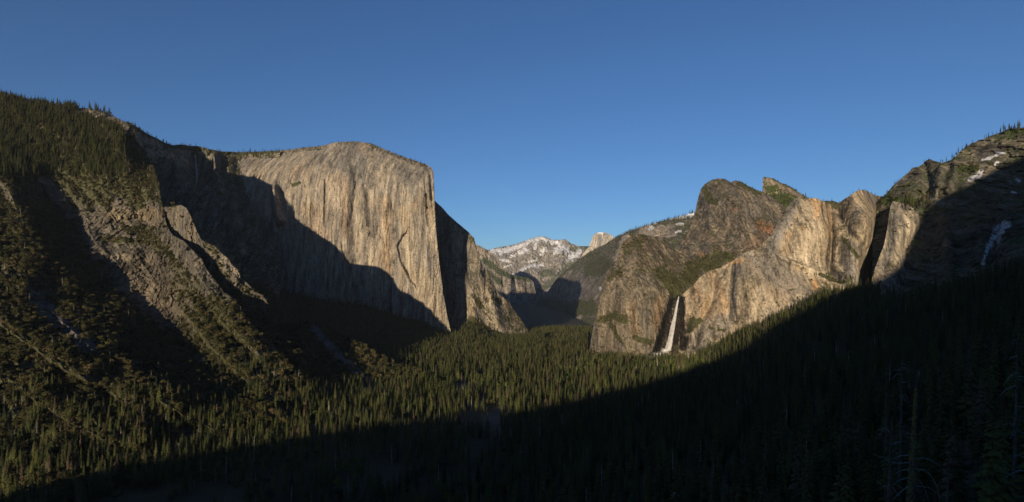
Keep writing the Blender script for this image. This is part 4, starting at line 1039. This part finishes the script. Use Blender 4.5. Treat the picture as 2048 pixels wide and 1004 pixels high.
def mass(name, kinds, regions, label, cat):
    """everything past the single trees: one object that sets the same tree meshes on its points"""
    sel = [i for i in range(NT) if i not in single and TREES[i][0] in kinds and (regions is None or TREES[i][7] in regions)]
    me = bpy.data.meshes.new(name)
    me.vertices.add(len(sel))
    me.vertices.foreach_set("co", np.array([TREES[i][2:5] for i in sel], np.float32).ravel())
    pairs = [(k, v) for k in kinds for v in range(len(PROTO[k]))]
    ids = {pv: n_ for n_, pv in enumerate(pairs)}
    for nm, tp, vals in (("tsc", 'FLOAT', [TREES[i][5] for i in sel]), ("trot", 'FLOAT', [TREES[i][6] for i in sel]), ("tvar", 'INT', [ids[(TREES[i][0], TREES[i][1])] for i in sel])):
        a_ = me.attributes.new(nm, tp, 'POINT'); a_.data.foreach_set("value", vals)
    o = bpy.data.objects.new(name, me); COL.objects.link(o)
    g = bpy.data.node_groups.new(name + "_nodes", 'GeometryNodeTree')
    g.interface.new_socket("Geometry", in_out='INPUT', socket_type='NodeSocketGeometry')
    g.interface.new_socket("Geometry", in_out='OUTPUT', socket_type='NodeSocketGeometry')
    N_, L = g.nodes, g.links.new
    gi = N_.new("NodeGroupInput"); go = N_.new("NodeGroupOutput")
    jn = N_.new("GeometryNodeJoinGeometry")
    def attr(nm, tp):
        q = N_.new("GeometryNodeInputNamedAttribute"); q.data_type = tp; q.inputs["Name"].default_value = nm
        return q.outputs["Attribute"]
    tsc, trot, tvar = attr("tsc", 'FLOAT'), attr("trot", 'FLOAT'), attr("tvar", 'INT')
    cb = N_.new("ShaderNodeCombineXYZ"); L(trot, cb.inputs[2])
    for pv, n_ in ids.items():
        if pv not in PROTO_OBJ: continue
        cmpn = N_.new("FunctionNodeCompare"); cmpn.data_type = 'INT'; cmpn.operation = 'EQUAL'
        L(tvar, cmpn.inputs[2]); cmpn.inputs[3].default_value = n_
        j2 = N_.new("GeometryNodeJoinGeometry")
        for src in PROTO_OBJ[pv]:
            oi = N_.new("GeometryNodeObjectInfo"); oi.transform_space = 'ORIGINAL'
            oi.inputs[0].default_value = src
            L(oi.outputs["Geometry"], j2.inputs[0])
        gt = N_.new("GeometryNodeGeometryToInstance"); L(j2.outputs[0], gt.inputs[0])
        ip = N_.new("GeometryNodeInstanceOnPoints")
        L(gi.outputs[0], ip.inputs["Points"]); L(cmpn.outputs[0], ip.inputs["Selection"]); L(gt.outputs[0], ip.inputs["Instance"])
        L(cb.outputs[0], ip.inputs["Rotation"]); L(tsc, ip.inputs["Scale"])
        L(ip.outputs[0], jn.inputs[0])
    L(jn.outputs[0], go.inputs[0])
    md = o.modifiers.new("trees", 'NODES'); md.node_group = g
    tag(o, label, cat, kind="stuff")
    print(name, len(sel))
    return o


mass("forest", ['conifer', 'maple', 'snag'], None, "countless conifers covering the valley floor, the ridges and the slopes", "forest")
mass("scrub", ['oak'], None, "countless round oaks and bushes covering the lower left slopes and ledges", "scrub")

# ------------------------------------------------------------------ waterfalls
def water_material(name, thick):
    m, n, b = new_mat(name)
    L = n.links.new
    b.inputs["Base Color"].default_value = (.62, .61, .60, 1)
    b.inputs["Roughness"].default_value = .8
    tc = n.nodes.new("ShaderNodeTexCoord")
    mp = n.nodes.new("ShaderNodeMapping"); mp.inputs["Scale"].default_value = (1, 1, .035)
    L(tc.outputs["Object"], mp.inputs[0])
    nz = n.nodes.new("ShaderNodeTexNoise"); nz.inputs["Scale"].default_value = .9; nz.inputs["Detail"].default_value = 5
    L(mp.outputs[0], nz.inputs["Vector"])
    mr = n.nodes.new("ShaderNodeMapRange"); mr.inputs[1].default_value = .35; mr.inputs[2].default_value = .62
    mr.inputs[3].default_value = thick; mr.inputs[4].default_value = .45
    L(nz.outputs[0], mr.inputs[0]); L(mr.outputs[0], b.inputs["Alpha"])
    return m


def fall(name, pts, mat, label, parent=None, seed=0):
    """a falling stream: closed, slightly flattened tube; pts = (px, py, metres, half-width in photo pixels)"""
    V, Fc = [], []
    n = 12
    P = np.array(pts, float)
    K = 60
    t = np.linspace(0, len(P) - 1, K)
    c = [np.interp(t, np.arange(len(P)), P[:, k]) for k in range(4)]
    for k in range(K):
        ctr = at(c[0][k], c[1][k], c[2][k]); w = c[3][k] * c[2][k] / F
        for j in range(n):
            an = 6.283 * j / n
            f_ = 1 + .35 * float(perlin(k * .33 + seed, j * .8, 1.1))
            V.append(ctr + Vector((math.cos(an) * w * f_, math.sin(an) * w * .5 * f_, 0)))
    for k in range(K - 1):
        for j in range(n):
            a0, b0 = k * n + j, k * n + (j + 1) % n
            Fc.append((a0, b0, b0 + n, a0 + n))
    o = bpy.data.objects.new(name, tri_mesh(name, V, Fc, mat)); COL.objects.link(o)
    for p in o.data.polygons: p.use_smooth = True
    if parent: o.parent = parent
    return o


M_WATER = water_material("falling_water", .05)
M_WATER2 = water_material("water_veil", .02)
bf = fall("waterfall", [(1357.5, 593, 2085, 1.1), (1356, 602, 2080, 1.4), (1353, 620, 2070, 1.6), (1349.5, 645, 2062, 2.0), (1346, 665, 2056, 2.1), (1343, 680, 2052, 2.6), (1341, 692, 2050, 3.1), (1337, 701, 2046, 4.0)], M_WATER, "", seed=2)
tag(bf, "tall white waterfall plunging down the dark wet cleft", "waterfall")
fall("veil", [(1356, 600, 2084, 1.6), (1351, 625, 2072, 2.4), (1345, 650, 2064, 3.2), (1340, 680, 2056, 4.8), (1335, 702, 2046, 7)], M_WATER2, "", bf, seed=9)
def mist(px, py, d, rx, ry, alpha, seed):
    """drifting spray: a ragged translucent puff made of nested shells"""
    V, Fc = [], []
    nu, nv = 20, 12
    c = at(px, py, d)
    for sh in (1.0, .9, .8, .7, .6, .5, .4, .3, .2):
        b0_ = len(V)
        for i in range(nv + 1):
            th = math.pi * i / nv
            for j in range(nu):
                ph = 6.283 * j / nu
                u = Vector((math.sin(th) * math.cos(ph), math.sin(th) * math.sin(ph), math.cos(th)))
                f_ = sh * (1 + .7 * float(perlin(u.x * 1.6 + seed + sh, u.y * 1.6, u.z * 1.6)))
                V.append(c + Vector((u.x * rx * f_, u.y * rx * .5 * f_, u.z * ry * f_)))
        for i in range(nv):
            for j in range(nu):
                a0, b0 = b0_ + i * nu + j, b0_ + i * nu + (j + 1) % nu
                Fc.append((a0, b0, b0 + nu, a0 + nu))
    m, n_, b = new_mat("spray")
    b.inputs["Base Color"].default_value = (.92, .9, .88, 1); b.inputs["Alpha"].default_value = alpha
    o = bpy.data.objects.new("mist", tri_mesh("mist", V, Fc, m)); COL.objects.link(o); o.parent = bf
    for p in o.data.polygons: p.use_smooth = True
mist(1330, 701, 2026, 16, 10, .03, 2)
mist(1316, 708, 2018, 22, 9, .024, 3)
mist(1302, 715, 2008, 24, 8, .018, 4)
M_FOAM = plain_material("white_water", (.7, .72, .75), (.85, .86, .88), .5)
for k, (px, py, sx, sy) in enumerate([(1320, 711, 3.0, 7), (1306, 720, 3.5, 6), (1298, 724, 4, 2), (1285, 731, 3.5, 2.6)]):
    V, Fc = [], []
    c = at(px, py, 1985)
    tube(V, Fc, [c + Vector((sx * .8, 4, sy)), c + Vector((sx * .3, 0, sy * .4)), c + Vector((-sx * .3, -2, -sy * .4)), c + Vector((-sx, -5, -sy))], sx * .5, sx * .9, 7)
    o = bpy.data.objects.new("cascade", tri_mesh("cascade", V, Fc, M_FOAM)); COL.objects.link(o)
    tag(o, ["highest white cascade just below the waterfall mist", "bright cascade between the highest cascade and the lower foam", "small streak of foam low on the creek", "lowest patch of foam on the creek, farthest from the fall"][k], "cascade", "cascades below the waterfall")
rf = fall("waterfall", [(390.5, 310, 3780, 1.0), (391.5, 325, 3760, 1.3), (393.5, 345, 3740, 1.6), (394, 366, 3700, 2.0)], M_WATER2, "", seed=5)
tag(rf, "thin faint waterfall in the shaded cliffs left of the great face", "waterfall")

# ------------------------------------------------------------------ dead trees close to the viewpoint
M_MOSS = plain_material("yellow_green_moss", (.10, .10, .015), (.22, .21, .03), 3.0)
M_DKBARK = plain_material("dark_bark", (.035, .028, .024), (.085, .07, .06), 2.5, .25)
M_SILVER = plain_material("silvered_branch_wood", (.09, .10, .108), (.20, .22, .235), 3.0)
M_NEARWOOD = plain_material("near_grey_wood", (.03, .031, .03), (.08, .083, .083), 2.0, .3)  # grey wood again, foreground shade put into its colour by darkening


def near_snag(label, top, bot, d, w, limbs, moss=False, mat=None, twigs=10, seed=1, base_py=1290):
    r = random.Random(seed)
    p0, p1 = at(top[0], top[1], d), at(bot[0], bot[1], d)
    dirv = (p1 - p0) / (p1.z - p0.z)
    basep = p0 + dirv * ((HY - base_py) / F * d - p0.z)
    root = bpy.data.objects.new("dead_tree", None); COL.objects.link(root)
    tag(root, label, "dead tree")
    root.location = basep
    V, Fc = [], []
    wr = w * d / F / 2
    pts = []
    for k in range(15):
        t = k / 14
        pts.append(basep + (p0 - basep) * t + Vector((r.uniform(-.1, .1), r.uniform(-.1, .1), 0)) * wr * 1.5 - basep)
    Ht = (p0 - basep).length; fr = (p0 - p1).length / Ht
    tube(V, Fc, pts, wr / max(.3, fr) * .9, wr * .22, 10)
    tk = bpy.data.objects.new("trunk", tri_mesh("trunk", V, Fc, mat or M_DKBARK)); COL.objects.link(tk); tk.parent = root
    for li, L in enumerate(limbs):
        V, Fc = [], []
        off = r.uniform(-1.5, 1.5)
        P_ = [at(px, py, d + off * k_ / max(1, len(L) - 1)) - basep for k_, (px, py) in enumerate(L)]
        # smooth the limb
        Q_ = []
        for s0, s1 in zip(P_[:-1], P_[1:]):
            for u in (0, .33, .66): Q_.append(s0.lerp(s1, u) + Vector((0, 0, .05 * math.sin(3.1 * u))))
        Q_.append(P_[-1])
        tube(V, Fc, Q_, .11 * d / 110, .035 * d / 110, 5)
        lb = bpy.data.objects.new("branch", tri_mesh("branch", V, Fc, M_SILVER)); COL.objects.link(lb); lb.parent = root
    for k in range(twigs):
        V, Fc = [], []
        t = r.uniform(.55, .97); q = (p0 - basep) * t
        an = r.uniform(0, 6.28); L_ = r.uniform(.6, 2.6) * d / 110
        tube(V, Fc, [q, q + Vector((math.cos(an) * L_ * .5, math.sin(an) * L_ * .5, .1)), q + Vector((math.cos(an) * L_, math.sin(an) * L_, -.25 * L_))], .05 * d / 110, .02 * d / 110, 4)
        lb = bpy.data.objects.new("branch", tri_mesh("branch", V, Fc, M_SILVER)); COL.objects.link(lb); lb.parent = root
    if moss:
        V, Fc = [], []
        for _ in range(900):
            t = r.uniform(.45, .93); q = (p0 - basep) * t
            rad = (wr / max(.3, fr) * .9) * (1 - t) + wr * .22 * t
            an = r.uniform(2.3, 5.0)
            c = q + Vector((math.cos(an) * rad, math.sin(an) * rad, 0)) * 1.02
            s = r.uniform(.05, .14) * d / 110
            nrm = Vector((math.cos(an) + r.gauss(0, .4), math.sin(an) + r.gauss(0, .4), r.gauss(0, .4))).normalized()
            t1 = nrm.orthogonal().normalized(); t2 = nrm.cross(t1); i = len(V)
            V += [c + t1 * s, c + t2 * s, c - t1 * s, c - t2 * s]; Fc.append((i, i + 1, i + 2, i + 3))
        mo = bpy.data.objects.new("moss", tri_mesh("moss", V, Fc, M_MOSS)); COL.objects.link(mo); mo.parent = root
    return root


near_snag("thick dead trunk with yellow moss down its left side, curved bare limbs below", (1834, 738), (1821, 1004), 115, 15,
    [[(1832, 918), (1850, 916), (1870, 925), (1886, 938), (1892, 950)], [(1832, 938), (1850, 940), (1865, 955), (1875, 975), (1880, 1004)], [(1830, 955), (1842, 965), (1852, 985), (1858, 1004)],
     [(1822, 938), (1806, 940), (1792, 946)], [(1822, 925), (1800, 927), (1784, 926)], [(1820, 955), (1800, 960), (1788, 968)], [(1820, 970), (1800, 985), (1786, 1000)], [(1832, 972), (1860, 976), (1884, 995)],
     [(1834, 765), (1838, 745), (1840, 741)], [(1822, 910), (1800, 912), (1786, 918)]], moss=True, seed=4)
near_snag("thinner dark dead trunk beside the mossy one, pale twisted limbs at its foot", (1785, 832), (1778, 1004), 118, 9,
    [[(1780, 866), (1771, 856), (1760, 859), (1754, 862)], [(1782, 928), (1768, 915), (1760, 914), (1744, 908)], [(1780, 975), (1765, 972), (1752, 961)], [(1782, 925), (1796, 926), (1812, 926)], [(1782, 970), (1790, 982), (1798, 992)], [(1784, 890), (1796, 884), (1812, 882)]], twigs=14, seed=6)
near_snag("slim bleached bare pole right of the mossy trunk", (1898, 912), (1894, 1004), 125, 4, [], mat=M_NEARWOOD, twigs=2, seed=8)
near_snag("pale dead tree at the right edge with drooping thin limbs", (2036, 655), (2033, 775), 170, 4,
    [[(2035, 712), (2024, 714), (2018, 720)], [(2035, 745), (2020, 752), (2010, 768)], [(2034, 752), (2048, 754), (2060, 758)], [(2034, 770), (2014, 778), (1998, 792)]], mat=M_NEARWOOD, twigs=14, seed=9, base_py=1160)
near_snag("crooked pale limbs of a bare tree in the lower right corner", (2062, 800), (2062, 1004), 120, 8,
    [[(2062, 815), (2046, 814), (2032, 813)], [(2062, 868), (2045, 866), (2034, 860)], [(2060, 918), (2042, 912), (2022, 912)], [(2060, 946), (2040, 940), (2018, 950), (2012, 955)], [(2060, 900), (2046, 892), (2040, 888)]], twigs=4, seed=12)
near_snag("drooping grey dead tree left of the mossy trunk's top", (1804, 702), (1802, 830), 210, 3.5,
    [[(1804, 750), (1794, 748), (1784, 758)], [(1804, 765), (1814, 764), (1822, 778)], [(1803, 790), (1812, 790), (1820, 806)], [(1803, 735), (1812, 736), (1818, 744)]], mat=M_NEARWOOD, twigs=18, seed=15, base_py=1080)
near_snag("short pale pole standing alone left of the drooping grey tree", (1772, 740), (1772, 790), 230, 2.5, [], mat=M_NEARWOOD, twigs=1, seed=16, base_py=1020)

# ------------------------------------------------------------------ boulders
M_BOULDER = plain_material("pale_boulder", (.42, .43, .45), (.62, .64, .66), .6)
def boulder(px, py, d, r_, label, seed):
    V, Fc = [], []
    c = at(px, py, d)
    nu, nv = 14, 9
    for i in range(nv + 1):
        th = math.pi * i / nv
        for j in range(nu):
            ph = 6.283 * j / nu
            u = Vector((math.sin(th) * math.cos(ph), math.sin(th) * math.sin(ph), math.cos(th)))
            f_ = 1 + .5 * float(perlin(u.x * 1.3 + seed, u.y * 1.3, u.z * 1.3))
            V.append(Vector((u.x * r_ * 1.2 * f_, u.y * r_ * f_, u.z * r_ * .8 * f_)))
    for i in range(nv):
        for j in range(nu):
            a0, b0 = i * nu + j, i * nu + (j + 1) % nu
            Fc.append((a0, b0, b0 + nu, a0 + nu))
    o = bpy.data.objects.new("boulder", tri_mesh("boulder", V, Fc, M_BOULDER)); COL.objects.link(o)
    o.location = c
    tag(o, label, "boulder")
boulder(1122, 889, 850, 2.6, "pale boulder glinting in the dark forest below the meadow", 1)
boulder(1036, 826, 1185, 3.6, "small pale boulder on the near edge of the dark meadow", 2)
boulder(1350, 992, 400, 2.6, "pale slab of rock at the bottom edge among the shaded trees", 3)

# ------------------------------------------------------------------ contrail and thin cloud, far off
def cloud(name, a_, b_, d, r0, r1, alpha, label, cat):
    V, Fc = [], []
    pa, pb = at(*a_, d), at(*b_, d)
    tube(V, Fc, [pa.lerp(pb, k / 12) for k in range(13)], r0, r1, 8)
    m, n_, b = new_mat(name)
    b.inputs["Base Color"].default_value = (.9, .9, .92, 1); b.inputs["Alpha"].default_value = alpha
    o = bpy.data.objects.new(name, tri_mesh(name, V, Fc, m)); COL.objects.link(o)
    tag(o, label, cat)
cloud("contrail", (992, 370), (1030, 388), 42000, 24, 36, .012, "short faint contrail above the snowy mountain", "contrail")

# ------------------------------------------------------------------ the air
def haze_box(dens, x0, x1, y0, y1, z0, z1):
    V = [(x, y, z) for x in (x0, x1) for y in (y0, y1) for z in (z0, z1)]
    Fc = [(0, 1, 3, 2), (4, 6, 7, 5), (0, 4, 5, 1), (2, 3, 7, 6), (0, 2, 6, 4), (1, 5, 7, 3)]
    m = bpy.data.materials.new("haze"); m.use_nodes = True
    nn_ = m.node_tree; nn_.nodes.clear()
    out = nn_.nodes.new("ShaderNodeOutputMaterial"); vol = nn_.nodes.new("ShaderNodeVolumePrincipled")
    vol.inputs["Density"].default_value = dens; vol.inputs["Color"].default_value = (.72, .82, 1.0, 1)
    vol.inputs["Anisotropy"].default_value = 0.0
    nn_.links.new(vol.outputs[0], out.inputs["Volume"])
    o = bpy.data.objects.new("haze", tri_mesh("haze", V, Fc, m)); COL.objects.link(o)
    o["kind"] = "stuff"; o["label"] = "thin blue evening haze filling the valley air"; o["category"] = "haze"
haze_box(4.5e-6, -42000, 42000, -9500, 61000, -420, 2100)
